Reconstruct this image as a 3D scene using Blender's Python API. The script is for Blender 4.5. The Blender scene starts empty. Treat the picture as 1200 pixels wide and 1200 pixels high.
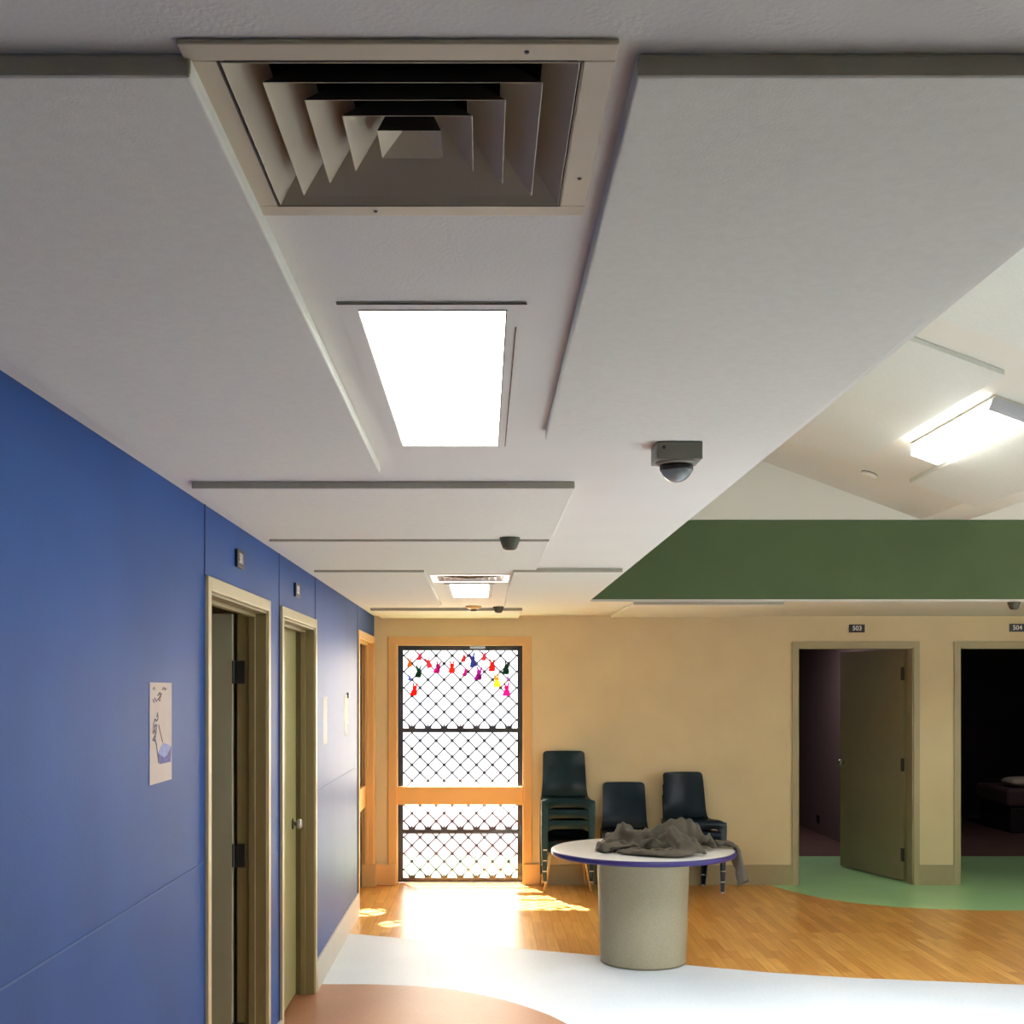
import bpy, bmesh, math, random
from mathutils import Vector, Matrix
C = bpy.context.scene.collection
R = math.radians
EYE = 1.79
ZC = 2.442      # flat ceiling
ZP = 2.417      # underside of acoustic panels
WX = -0.99      # blue wall plane
YB = 11.08      # far wall plane
YF = 9.04       # green fascia plane
random.seed(7)

# ---------------------------------------------------------------- materials
def new_mat(name):
    m = bpy.data.materials.new(name); m.use_nodes = True
    nt = m.node_tree; b = nt.nodes['Principled BSDF']
    return m, nt, b
def mat(name, col, rough=.6, metal=0., var=.06, scale=6., bump=0., bscale=200., spec=.5, emit=None, estr=0., coat=0.):
    m, nt, b = new_mat(name)
    tc = nt.nodes.new('ShaderNodeTexCoord')
    n = nt.nodes.new('ShaderNodeTexNoise'); n.inputs['Scale'].default_value = scale; n.inputs['Detail'].default_value = 5
    nt.links.new(tc.outputs['Object'], n.inputs['Vector'])
    r = nt.nodes.new('ShaderNodeValToRGB')
    r.color_ramp.elements[0].position = .3; r.color_ramp.elements[1].position = .7
    r.color_ramp.elements[0].color = tuple(c*(1-var) for c in col)+(1,)
    r.color_ramp.elements[1].color = tuple(min(1, c*(1+var)) for c in col)+(1,)
    nt.links.new(n.outputs['Fac'], r.inputs['Fac']); nt.links.new(r.outputs['Color'], b.inputs['Base Color'])
    b.inputs['Roughness'].default_value = rough; b.inputs['Metallic'].default_value = metal
    b.inputs['Specular IOR Level'].default_value = spec
    b.inputs['Coat Weight'].default_value = coat
    if bump:
        n2 = nt.nodes.new('ShaderNodeTexNoise'); n2.inputs['Scale'].default_value = bscale
        nt.links.new(tc.outputs['Object'], n2.inputs['Vector'])
        bp = nt.nodes.new('ShaderNodeBump'); bp.inputs['Strength'].default_value = bump; bp.inputs['Distance'].default_value = .002
        nt.links.new(n2.outputs['Fac'], bp.inputs['Height']); nt.links.new(bp.outputs['Normal'], b.inputs['Normal'])
    if emit:
        b.inputs['Emission Color'].default_value = tuple(emit)+(1,); b.inputs['Emission Strength'].default_value = estr
    return m
def srgb(r, g, b):
    f = lambda c: (c/255/12.92) if c/255 <= .04045 else ((c/255+.055)/1.055)**2.4
    return (f(r), f(g), f(b))

M = {}
M['ceil'] = mat('ceiling_paint', srgb(220, 221, 214), .85, var=.02, scale=2, bump=.3, bscale=160)
M['ceil_hi'] = mat('raised_ceiling_paint', srgb(222, 219, 206), .85, var=.02, scale=2, bump=.2)
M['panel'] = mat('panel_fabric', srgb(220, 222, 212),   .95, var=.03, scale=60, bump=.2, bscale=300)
M['panel_edge_shade'] = mat('panel_edge_shade', srgb(172, 170, 154), .95, var=.04, scale=60)  # shade on the front and back edges put into the colour
M['blue'] = mat('blue_paint', srgb(38, 84, 152), .5, var=.10, scale=2.2, bump=.25, bscale=120, spec=.22)
M['tan'] = mat('tan_paint', srgb(222, 206, 164), .7, var=.04, scale=3, bump=.25, bscale=140)
M['green'] = mat('green_paint', srgb(78, 96, 58), .75, var=.05, scale=3, bump=.2)
M['olive'] = mat('olive_paint', srgb(176, 166, 128), .45, var=.04, scale=4)
M['cream'] = mat('cream_gloss', srgb(204, 190, 146), .4, var=.03, scale=4)
M['tantrim'] = mat('tan_gloss', srgb(224, 184, 124), .45, var=.03, scale=4)
M['lining'] = mat('jamb_dark', srgb(140, 128, 88), .45, var=.03)  # darker tone for the jamb linings and stops
M['skirt'] = mat('skirting_paint', srgb(200, 196, 184), .4, var=.03)
M['skirtb'] = mat('skirting_tan', srgb(168, 156, 120), .5, var=.03)
M['leaf'] = mat('door_paint', srgb(176, 178, 150), .5, var=.03, scale=3)
M['leafb'] = mat('door_paint_yellow', srgb(168, 164, 112), .45, var=.03, scale=3)
M['leafc'] = mat('door_paint_dull', srgb(150, 142, 112), .55, var=.04, scale=3)
M['black'] = mat('black_metal', (.012, .012, .013), .45)
M['blackpl'] = mat('black_plastic', (.012, .012, .014), .35)
M['duct_louver_shade'] = mat('duct_and_louver_shade', (.006, .006, .008), .9)
M['louver'] = mat('louver_paint', srgb(190, 182, 160), .55, var=.02)
M['steel'] = mat('brushed_steel', (.6, .6, .6), .28, metal=1, var=.04)
M['alu'] = mat('aluminium', (.72, .72, .74), .35, metal=1, var=.05)
M['hinge'] = mat('hinge_dark', (.05, .055, .05), .45, metal=.6)
M['paper'] = mat('paper', (.8, .78, .74), .8, var=.03)
M['poster'] = mat('poster_paper', srgb(214, 200, 190), .7, var=.05, scale=8)
M['ink'] = mat('ink_grey', (.16, .14, .17), .8)
M['inkb'] = mat('ink_violet', srgb(120, 118, 170), .8, var=.2, scale=40)
M['inkl'] = mat('ink_pale_blue', srgb(165, 170, 215), .8, var=.1, scale=40)
M['white'] = mat('white_ink', (.85, .85, .82), .6)
M['camgrey'] = mat('camera_grey', srgb(120, 120, 108), .5)
M['camdark'] = mat('camera_dark', srgb(78, 82, 66), .5)
M['shell'] = mat('chair_plastic', srgb(27, 60, 68), .24, var=.08, scale=8, bump=.15, bscale=500)
M['shellb'] = mat('chair_plastic_blue', srgb(34, 58, 76), .24, var=.08, scale=8, bump=.15, bscale=500)
M['tanleg'] = mat('tan_metal', srgb(214, 178, 110), .4, var=.03)
M['laminate'] = mat('table_laminate', srgb(226, 226, 222), .25, var=.01)
M['edge'] = mat('violet_edge', srgb(50, 42, 110), .35)
M['pedestal'] = mat('pedestal_speckle', srgb(164, 156, 130), .6, var=.16, scale=180)
M['pbase'] = mat('pedestal_base', srgb(120, 112, 92), .6)
M['jacket'] = mat('jacket_cloth', srgb(97, 90, 79), .9, var=.12, scale=25, bump=.5, bscale=700)
M['scr'] = mat('security_mesh', (.035, .03, .05), .5, metal=.3)
M['scrf'] = mat('security_frame', (.03, .028, .035), .5, metal=.3)
M['tanrail'] = mat('rail_paint', srgb(232, 190, 124), .4, var=.03)
M['conc'] = mat('concrete_outside', (.75, .74, .70), .9, var=.05)
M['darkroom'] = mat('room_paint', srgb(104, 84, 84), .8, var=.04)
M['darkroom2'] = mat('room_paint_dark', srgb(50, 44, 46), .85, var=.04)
M['sheet'] = mat('bed_cover', srgb(92, 74, 76), .9, var=.1, scale=12)
M['bedbase'] = mat('bed_base', (.02, .018, .02), .8)
M['pillow'] = mat('pillow_cotton', srgb(216, 206, 190), .9)

def emis(name, col, s):
    m, nt, b = new_mat(name)
    b.inputs['Base Color'].default_value = (.8, .8, .8, 1)
    n = nt.nodes.new('ShaderNodeTexNoise'); n.inputs['Scale'].default_value = 3
    mx = nt.nodes.new('ShaderNodeMixRGB'); mx.inputs[1].default_value = tuple(col)+(1,); mx.inputs[2].default_value = tuple(min(1, c*1.02) for c in col)+(1,)
    nt.links.new(n.outputs['Fac'], mx.inputs[0]); nt.links.new(mx.outputs[0], b.inputs['Emission Color'])
    b.inputs['Emission Strength'].default_value = s
    return m
M['glow'] = emis('diffuser_lit', (.98, .985, .88), 5.5)
M['glow2'] = emis('diffuser_lit_far', (1, .98, .93), 16)
M['glow3'] = emis('diffuser_lit_raised', (1, .99, .95), 14)

def glass():
    m, nt, b = new_mat('clear_glass')
    nt.nodes.remove(b)
    out = nt.nodes['Material Output']
    t = nt.nodes.new('ShaderNodeBsdfTransparent'); g = nt.nodes.new('ShaderNodeBsdfGlossy'); g.inputs['Roughness'].default_value = .02
    mx = nt.nodes.new('ShaderNodeMixShader')
    mx.inputs[0].default_value = .05; nt.links.new(t.outputs[0], mx.inputs[1]); nt.links.new(g.outputs[0], mx.inputs[2])
    nt.links.new(mx.outputs[0], out.inputs['Surface'])
    return m
M['glass'] = glass()
def dome_mat():
    m, nt, b = new_mat('smoked_dome')
    b.inputs['Base Color'].default_value = (.20, .24, .25, 1); b.inputs['Roughness'].default_value = .12
    return m
M['dome'] = dome_mat()

def vinyl(name, col, col2, rough):
    m, nt, b = new_mat(name)
    tc = nt.nodes.new('ShaderNodeTexCoord')
    n = nt.nodes.new('ShaderNodeTexNoise'); n.inputs['Scale'].default_value = 45; n.inputs['Detail'].default_value = 6
    n2 = nt.nodes.new('ShaderNodeTexNoise'); n2.inputs['Scale'].default_value = 1.1; n2.inputs['Detail'].default_value = 3
    nt.links.new(tc.outputs['Object'], n.inputs['Vector']); nt.links.new(tc.outputs['Object'], n2.inputs['Vector'])
    a = nt.nodes.new('ShaderNodeMath'); a.operation = 'MULTIPLY_ADD'; a.inputs[1].default_value = .6; 
    nt.links.new(n.outputs['Fac'], a.inputs[0]); nt.links.new(n2.outputs['Fac'], a.inputs[2])
    r = nt.nodes.new('ShaderNodeValToRGB'); r.color_ramp.elements[0].position = .55; r.color_ramp.elements[1].position = 1.05
    r.color_ramp.elements[0].color = tuple(col)+(1,); r.color_ramp.elements[1].color = tuple(col2)+(1,)
    nt.links.new(a.outputs[0], r.inputs['Fac']); nt.links.new(r.outputs['Color'], b.inputs['Base Color'])
    b.inputs['Roughness'].default_value = rough
    return m
def wood():
    m, nt, b = new_mat('wood_strip_vinyl')
    tc = nt.nodes.new('ShaderNodeTexCoord'); mp = nt.nodes.new('ShaderNodeMapping'); mp.inputs['Rotation'].default_value = (0, 0, R(90))
    nt.links.new(tc.outputs['Object'], mp.inputs['Vector'])
    br = nt.nodes.new('ShaderNodeTexBrick'); br.offset = .37; br.inputs['Scale'].default_value = 1
    br.inputs['Brick Width'].default_value = .62; br.inputs['Row Height'].default_value = .075; br.inputs['Mortar Size'].default_value = .0012
    br.inputs['Bias'].default_value = 0
    br.inputs['Color1'].default_value = tuple(srgb(240, 184, 96))+(1,); br.inputs['Color2'].default_value = tuple(srgb(212, 148, 68))+(1,)
    br.inputs['Mortar'].default_value = tuple(srgb(160, 102, 46))+(1,)
    nt.links.new(mp.outputs[0], br.inputs['Vector'])
    mp2 = nt.nodes.new('ShaderNodeMapping'); mp2.inputs['Scale'].default_value = (1.2, 22, 1)
    nt.links.new(mp.outputs[0], mp2.inputs['Vector'])
    n = nt.nodes.new('ShaderNodeTexNoise'); n.inputs['Scale'].default_value = 2.5; n.inputs['Detail'].default_value = 6
    nt.links.new(mp2.outputs[0], n.inputs['Vector'])
    mx = nt.nodes.new('ShaderNodeMixRGB'); mx.blend_type = 'MULTIPLY'; mx.inputs[0].default_value = .7
    r = nt.nodes.new('ShaderNodeValToRGB'); r.color_ramp.elements[0].position = .3; r.color_ramp.elements[1].position = .7
    r.color_ramp.elements[0].color = (.68, .62, .55, 1); r.color_ramp.elements[1].color = (1, 1, 1, 1)
    nt.links.new(n.outputs['Fac'], r.inputs['Fac'])
    nt.links.new(br.outputs['Color'], mx.inputs[1]); nt.links.new(r.outputs['Color'], mx.inputs[2])
    nt.links.new(mx.outputs[0], b.inputs['Base Color'])
    b.inputs['Roughness'].default_value = .3
    return m
M['f_terra'] = vinyl('terracotta_vinyl', srgb(152, 98, 66), srgb(172, 116, 82), .45)
M['f_white'] = vinyl('white_vinyl', srgb(205, 214, 222), srgb(220, 228, 236), .5)
M['f_wood'] = wood()
M['f_green'] = vinyl('green_vinyl', srgb(150, 200, 142), srgb(170, 216, 160), .3)
M['f_dark'] = vinyl('plum_vinyl', srgb(92, 68, 66), srgb(110, 84, 80), .4)

# ---------------------------------------------------------------- mesh helpers
def BM(): return bmesh.new()
def box(bm, x0, x1, y0, y1, z0, z1, mi=0):
    vs = [bm.verts.new((x, y, z)) for x in (x0, x1) for y in (y0, y1) for z in (z0, z1)]
    for f in ((0, 1, 3, 2), (4, 6, 7, 5), (0, 4, 5, 1), (2, 3, 7, 6), (0, 2, 6, 4), (1, 5, 7, 3)):
        fa = bm.faces.new([vs[i] for i in f]); fa.material_index = mi
    return vs
def hull8(bm, lo, hi):
    """loft between two quads lo, hi (4 points each)"""
    a = [bm.verts.new(p) for p in lo]; b = [bm.verts.new(p) for p in hi]
    bm.faces.new(a[::-1]); bm.faces.new(b)
    for i in range(4): bm.faces.new((a[i], a[(i+1) % 4], b[(i+1) % 4], b[i]))
def tube(bm, pts, r, seg=10, r2=None):
    rings = []
    n = len(pts)
    for i, p in enumerate(pts):
        p = Vector(p)
        d = (Vector(pts[min(i+1, n-1)])-Vector(pts[max(i-1, 0)])).normalized()
        u = d.orthogonal().normalized() if abs(d.z) > .9 else d.cross(Vector((0, 0, 1))).normalized()
        w = d.cross(u)
        rr = r if r2 is None else r+(r2-r)*i/(n-1)
        rings.append([bm.verts.new(p+rr*(math.cos(2*math.pi*k/seg)*u+math.sin(2*math.pi*k/seg)*w)) for k in range(seg)])
    for a, b in zip(rings, rings[1:]):
        for k in range(seg): bm.faces.new((a[k], a[(k+1) % seg], b[(k+1) % seg], b[k]))
    bm.faces.new(rings[0][::-1]); bm.faces.new(rings[-1])
def lathe(bm, prof, cx=0, cy=0, seg=48, axis='z'):
    rings = []
    for r, z in prof:
        ring = []
        for k in range(seg):
            a = 2*math.pi*k/seg
            if axis == 'z': p = (cx+r*math.cos(a), cy+r*math.sin(a), z)
            else: p = (z, cx+r*math.cos(a), cy+r*math.sin(a))
            ring.append(bm.verts.new(p))
        rings.append(ring)
    for a, b in zip(rings, rings[1:]):
        for k in range(seg): bm.faces.new((a[k], a[(k+1) % seg], b[(k+1) % seg], b[k]))
    if prof[0][0] > 1e-6: bm.faces.new(rings[0][::-1])
    if prof[-1][0] > 1e-6: bm.faces.new(rings[-1])
    bmesh.ops.remove_doubles(bm, verts=bm.verts, dist=1e-6)
def obj(name, bm, m, parent=None, smooth=False, bevel=0., loc=None):
    bmesh.ops.recalc_face_normals(bm, faces=bm.faces)
    me = bpy.data.meshes.new(name); bm.to_mesh(me); bm.free()
    if isinstance(m, (list, tuple)):
        for x in m: me.materials.append(x)
    else: me.materials.append(m)
    o = bpy.data.objects.new(name, me); C.objects.link(o)
    if parent is not None: o.parent = parent
    if loc: o.location = loc
    if smooth:
        for p in me.polygons: p.use_smooth = True
    if bevel:
        b = o.modifiers.new('bevel', 'BEVEL'); b.width = bevel; b.segments = 3; b.limit_method = 'ANGLE'
    return o
def auto(o, ang=35):
    bm = bmesh.new(); bm.from_mesh(o.data)
    for e in bm.edges:
        if len(e.link_faces) == 2 and e.calc_face_angle(0) > R(ang): e.smooth = False
    bm.to_mesh(o.data); bm.free()
    for p in o.data.polygons: p.use_smooth = True
    return o
def thing(name, label, cat, loc=(0, 0, 0), rz=0., group=None):
    o = bpy.data.objects.new(name, None); C.objects.link(o); o.empty_display_size = .1
    o.location = loc; o.rotation_euler = (0, 0, rz); o['label'] = label; o['category'] = cat
    if group: o['group'] = group
    return o
def tag(o, label, cat, group=None):
    o['label'] = label; o['category'] = cat
    if group: o['group'] = group
    return o
def struct(o, label=None, cat=None):
    o['kind'] = 'structure'
    if label: o['label'] = label
    if cat: o['category'] = cat
    return o
def origin(o, p):
    """move a mesh object's origin to p"""
    p = Vector(p); o.data.transform(Matrix.Translation(-p)); o.location = p
    return o

# ---------------------------------------------------------------- floor
def interp(pts, x):
    if x <= pts[0][0]: return pts[0][1]
    for (a, b), (c, d) in zip(pts, pts[1:]):
        if x <= c:
            t = (x-a)/(c-a); return b+(d-b)*t
    return pts[-1][1]
c1 = [(-1.2, 7.33), (-.975, 7.36), (-.7, 7.36), (-.44, 7.32), (-.2, 7.24), (-.03, 7.12), (.12, 6.99), (.258, 6.82), (.36, 6.67), (.45, 6.49), (.6, 6.1), (.75, 5.5), (.85, 4.5), (.9, 3.0), (1.0, 0), (1.1, -3)]
c2 = [(-1.2, 8.96), (-.97, 8.875), (-.5, 8.68), (-.036, 8.49), (.4, 8.3), (.79, 8.14), (1.316, 7.865), (1.8, 7.66), (2.285, 7.52), (3.26, 7.345), (5, 7.2), (9, 7.2)]
c3 = [(2.50, 11.6), (2.56, 11.30), (2.62, 11.0), (2.72, 10.69), (2.88, 10.38), (3.08, 10.14), (3.35, 9.96), (3.62, 9.87), (4.0, 9.8), (4.35, 9.79), (4.9, 9.85), (5.6, 10.1), (6.5, 10.5), (9, 11)]
bm = BM()
xs = [-4.0+.5*i for i in range(6)]+[-1.2+.06*i for i in range(1, 140)]+[7.5, 8.0, 9.0]
xs = sorted(set([x for x in xs]))
rows = []
for x in xs:
    a = interp(c1, x) if x < 1.1 else -3.2
    col = [-3.2, max(a, -3.19), interp(c2, x), interp(c3, x) if x > 2.50 else 11.6, 12.95, 17.2]
    rows.append([bm.verts.new((x, y, 0)) for y in col])
for ra, rb in zip(rows, rows[1:]):
    for k in range(5):
        xm = .5*(ra[0].co.x+rb[0].co.x)
        f = bm.faces.new((ra[k], rb[k], rb[k+1], ra[k+1]))
        f.material_index = k
fl = obj('floor', bm, [M['f_terra'], M['f_white'], M['f_wood'], M['f_green'], M['f_dark']])
struct(fl)
# outside paving
bm = BM(); box(bm, -8, 2.2, YB+.32, 24, -.08, -.02); struct(obj('ground_outside', bm, M['conc']))

# ---------------------------------------------------------------- walls
def wall_x(name, x0, x1, y0, y1, z0, z1, holes, m):
    """wall running along Y with openings (ya, yb, za, zb)"""
    bm = BM(); y = y0
    for ya, yb, za, zb in sorted(holes):
        box(bm, x0, x1, y, ya, z0, z1)
        if za > z0: box(bm, x0, x1, ya, yb, z0, za)
        box(bm, x0, x1, ya, yb, zb, z1); y = yb
    box(bm, x0, x1, y, y1, z0, z1)
    return struct(obj(name, bm, m))
def wall_y(name, y0, y1, x0, x1, z0, z1, holes, m):
    bm = BM(); x = x0
    for xa, xb, za, zb in sorted(holes):
        box(bm, x, xa, y0, y1, z0, z1)
        if za > z0: box(bm, xa, xb, y0, y1, z0, za)
        box(bm, xa, xb, y0, y1, zb, z1); x = xb
    box(bm, x, x1, y0, y1, z0, z1)
    return struct(obj(name, bm, m))
A = (4.387, 5.56, 0, 2.14); B = (5.99, 7.126, 0, 2.14); Cd = (9.667, 10.98, 0, 2.20)
wall_x('wall_left', WX-.12, WX, -3.2, YB+.15, 0, 2.6, [A, B, Cd], M['blue'])
DW = (-.79, .372, 0, 2.186); D3 = (2.863, 3.912, 0, 2.155); D4 = (4.335, 5.38, 0, 2.155)
wall_y('wall_back', YB, YB+.14, WX, 9, 0, 2.6, [DW, D3, D4], M['tan'])
wall_y('wall_rear', -3.3, -3.2, WX-.12, 9, 0, 2.6, [], M['tan'])
wall_x('wall_right', 6.6, 6.75, -3.2, YB, 0, 4.6, [(3.2, 7.6, .9, 2.3)], M['tan'])  # window opening in this unseen wall is added to let light in
# panel joints on the blue wall
bm = BM()
for y, z0 in ((4.335, 2.19), (5.915, 0), (7.185, 2.19), (9.605, 0)):
    box(bm, WX, WX+.0025, y-.006, y+.006, z0, ZC)
o = struct(obj('trim_1', bm, mat('joint_blue', srgb(46, 62, 104), .7)))
bm = BM()   # a faint horizontal scuff rail of the wall sheets
for ya, yb in ((-1.0, 4.33), (5.62, 5.93), (7.19, 9.6)):
    box(bm, WX, WX+.0015, ya, yb, 1.168, 1.174)
struct(obj('trim_2', bm, mat('joint_pale', srgb(62, 100, 158), .6)))

# ceiling: flat part, far soffit, raised valley part
bm = BM()
holes = [(-.0855, 1.4455, .19), (-.075, 7.22, .193)]
y = -3.2
for hx_, hy_, hr in holes:
    box(bm, WX-.12, .80, y, hy_-hr, ZC, ZC+.12)
    box(bm, WX-.12, hx_-hr, hy_-hr, hy_+hr, ZC, ZC+.12); box(bm, hx_+hr, .80, hy_-hr, hy_+hr, ZC, ZC+.12)
    y = hy_+hr
box(bm, WX-.12, .80, y, YB+.14, ZC, ZC+.12)
box(bm, .80, 6.7, YF+.07, YB+.14, ZC, ZC+.12)
box(bm, .80, 6.7, -3.2, 1.5, ZC, ZC+.12)
struct(obj('ceiling', bm, M['ceil']))
for k_, (hx_, hy_, hr) in enumerate(holes):   # dark duct boxes above the vents
    bm = BM(); t_ = .01
    for b_ in ((-hr-t_, -hr, -hr-t_, hr+t_), (hr, hr+t_, -hr-t_, hr+t_), (-hr, hr, -hr-t_, -hr), (-hr, hr, hr, hr+t_)):
        box(bm, hx_+b_[0], hx_+b_[1], hy_+b_[2], hy_+b_[3], ZC+.012, ZC+.3)
    box(bm, hx_-hr, hx_+hr, hy_-hr, hy_+hr, ZC+.29, ZC+.3)
    struct(obj('trim_%d' % (20+k_), bm, M['duct_louver_shade']))
SL = .37; AZ = EYE+2.45
def zslope(x): return AZ-SL*x
ZV = EYE+1.247; XV1 = (AZ-ZV)/SL; XV2 = XV1+.36
bm = BM()
prof = [(.74, zslope(.74)), (XV1, ZV), (XV2, ZV), (6.7, ZV+SL*(6.7-XV2))]
for (xa, za), (xb, zb) in zip(prof, prof[1:]):
    hull8(bm, [(xa, 1.4, za), (xb, 1.4, zb), (xb, YF+.1, zb), (xa, YF+.1, za)], [(xa, 1.4, za+.1), (xb, 1.4, zb+.1), (xb, YF+.1, zb+.1), (xa, YF+.1, za+.1)])
struct(obj('ceiling_raised', bm, M['ceil_hi']))
def fascia(name, y0, y1, zt, m):
    bm = BM()
    box(bm, .80, 6.6, y0, y1, ZC+.001, zt); return struct(obj(name, bm, m))
fascia('wall_fascia_far', YF, YF+.07, ZV-.003, M['green'])
bm = BM(); box(bm, .80, 6.6, YF-.004, YF, ZC-.012, ZC+.004); struct(obj('trim_3', bm, M['skirt']))
# white gables over the green fascia and at the near end
for nm, y in (('wall_gable_far', YF), ('wall_gable_near', 1.42)):
    bm = BM()
    if y < 2: box(bm, .8, 6.6, y, y+.07, ZC+.12, ZV)
    hull8(bm, [(.74, y, ZV), (XV1, y, ZV), (XV1, y+.07, ZV), (.74, y+.07, ZV)], [(.74, y, zslope(.74)), (XV1, y, ZV+.0005), (XV1, y+.07, ZV+.0005), (.74, y+.07, zslope(.74))])
    hull8(bm, [(XV2, y, ZV), (6.6, y, ZV), (6.6, y+.07, ZV), (XV2, y+.07, ZV)], [(XV2, y, ZV+.0005), (6.6, y, prof[-1][1]), (6.6, y+.07, prof[-1][1]), (XV2, y+.07, ZV+.0005)])
    struct(obj(nm, bm, M['ceil_hi']))
bm = BM(); box(bm, .74, .80, 1.42, YF+.07, ZC+.12, zslope(.8)); struct(obj('wall_fascia_left', bm, M['green']))

# skirtings
bm = BM()
for ya, yb in ((-3.2, 4.337), (5.61, 5.94), (7.176, 9.617)):
    hull8(bm, [(WX, ya, 0), (WX+.018, ya, 0), (WX+.018, yb, 0), (WX, yb, 0)], [(WX, ya, .172), (WX+.012, ya, .172), (WX+.012, yb, .172), (WX, yb, .172)])
struct(obj('baseboard_left', bm, M['skirt']))
bm = BM()
for xa, xb in ((WX, -.86), (.442, 2.815), (3.965, 4.287)):
    hull8(bm, [(xa, YB, 0), (xa, YB-.018, 0), (xb, YB-.018, 0), (xb, YB, 0)], [(xa, YB, .18), (xa, YB-.012, .18), (xb, YB-.012, .18), (xb, YB, .18)])
struct(obj('baseboard_back', bm, M['skirtb']))
# plinth blocks by the mesh door
bm = BM(); box(bm, .372, .52, YB-.032, YB, 0, .19); box(bm, -.985, -.79, YB-.03, YB, 0, .185)
struct(obj('baseboard_blocks', bm, M['tantrim'], bevel=.004))

# architraves / jambs -----------------------------------------------------
def frame_left(name, hole, m, plinth=False):
    ya, yb, za, zb = hole; w = .05; t = .014; bm = BM()
    box(bm, WX, WX+t, ya-w, ya, 0, zb+w); box(bm, WX, WX+t, yb, yb+w, 0, zb+w); box(bm, WX, WX+t, ya, yb, zb, zb+w)
    l = .012   # lining
    nf = len(bm.faces)
    box(bm, WX-.13, WX+.004, ya, ya+l, 0, zb); box(bm, WX-.13, WX+.004, yb-l, yb, 0, zb); box(bm, WX-.13, WX+.004, ya+l, yb-l, zb-l, zb)
    s = .016   # stop
    box(bm, WX-.075, WX-.045, ya+l, ya+l+s, 0, zb-l); box(bm, WX-.075, WX-.045, yb-l-s, yb-l, 0, zb-l); box(bm, WX-.075, WX-.045, ya+l, yb-l, zb-l-s, zb-l)
    bm.faces.ensure_lookup_table()
    for f_ in bm.faces[nf:] if plinth else []: f_.material_index = 1
    return struct(obj(name, bm, [m, M['lining']], bevel=.003))
frame_left('trim_4', A, M['cream'], True); frame_left('trim_5', B, M['cream'], True); frame_left('trim_6', Cd, M['tantrim'])
bm = BM(); box(bm, WX-.115, WX+.03, Cd[1]-.03, YB-.002, 0, .2); struct(obj('baseboard_corner', bm, M['tantrim'], bevel=.004))
def frame_back(name, hole, m, w=.055):
    xa, xb, za, zb = hole; t = .014; bm = BM()
    box(bm, xa-w, xa, YB-t, YB, 0, zb+w); box(bm, xb, xb+w, YB-t, YB, 0, zb+w); box(bm, xa, xb, YB-t, YB, zb, zb+w)
    l = .010
    box(bm, xa, xa+l, YB-.004, YB+.145, 0, zb); box(bm, xb-l, xb, YB-.004, YB+.145, 0, zb); box(bm, xa+l, xb-l, YB-.004, YB+.145, zb-l, zb)
    return struct(obj(name, bm, m, bevel=.003))
frame_back('trim_7', DW, M['tantrim'], .07); frame_back('trim_8', D3, M['olive']); frame_back('trim_9', D4, M['olive'])

# rooms behind the openings ------------------------------------------------
def room(name, x0, x1, y0, y1, zt, m, skip):
    bm = BM(); t = .08
    if 'x0' not in skip: box(bm, x0-t, x0, y0, y1, 0, zt)
    if 'x1' not in skip: box(bm, x1, x1+t, y0, y1, 0, zt)
    if 'y0' not in skip: box(bm, x0-t, x1+t, y0-t, y0, 0, zt)
    if 'y1' not in skip: box(bm, x0-t, x1+t, y1, y1+t, 0, zt)
    box(bm, x0-t, x1+t, y0, y1, zt, zt+t)
    return struct(obj(name, bm, m))
room('wall_room_left', -3.6, WX-.12, 3.4, 5.75, 2.5, M['olive'], ('x1',))
room('wall_room_entry', -2.4, WX-.12, 5.86, YB+.2, 2.5, M['olive'], ('x1',))
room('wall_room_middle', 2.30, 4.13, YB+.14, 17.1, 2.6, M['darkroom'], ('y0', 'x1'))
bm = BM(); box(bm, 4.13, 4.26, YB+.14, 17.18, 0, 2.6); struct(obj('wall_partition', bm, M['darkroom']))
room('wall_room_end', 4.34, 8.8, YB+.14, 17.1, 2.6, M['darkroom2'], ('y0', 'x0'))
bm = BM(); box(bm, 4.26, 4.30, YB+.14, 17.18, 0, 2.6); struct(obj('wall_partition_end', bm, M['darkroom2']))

# ---------------------------------------------------------------- doors
# open door of the near room
d = struct(thing('door_1', 'open olive grey door inside the nearest doorway of the blue wall', 'door', (WX-.135, 5.535, 0)))
bm = BM(); box(bm, -.90, -.01, -.022, .018, .012, 2.125); obj('door_leaf', bm, M['leaf'], d, bevel=.002)
for z in (.22, 1.03, 1.86):
    bm = BM(); box(bm, -.006, .046, -.016, -.010, z-.052, z+.052); tube(bm, [(-.006, -.018, z-.052), (-.006, -.018, z+.052)], .006)
    obj('hinge', bm, M['hinge'], d)
# closed door
d = struct(thing('door_2', 'closed pale yellow green door in the second doorway of the blue wall', 'door', (WX-.10, 6.0, 0)))
bm = BM(); box(bm, -.04, 0, .015, 1.10, .012, 2.12); obj('door_leaf', bm, M['leafb'], d, bevel=.002)
bm = BM()
lathe(bm, [(.0, .058), (.016, .058), (.026, .050), (.030, .040), (.026, .030), (.013, .022), (.011, .006), (.011, 0)], .97, 1.012, 24, 'x')
obj('door_knob', bm, M['steel'], d, smooth=True)
bm = BM(); lathe(bm, [(.0, .007), (.030, .006), (.032, 0)], .97, 1.012, 24, 'x'); obj('rose_plate', bm, M['hinge'], d, smooth=True)
# closed door nearest the corner
d = struct(thing('door_3', 'dark recessed door by the corner with a tan push rail', 'door', (WX-.10, 9.68, 0)))
bm = BM(); box(bm, -.04, 0, .01, 1.28, .012, 2.18); obj('door_leaf', bm, mat('door_brown', srgb(60, 40, 26), .6), d)
bm = BM(); box(bm, 0, .035, .6, 1.26, .72, .915); obj('push_rail', bm, M['tanrail'], d, bevel=.004)
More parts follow.
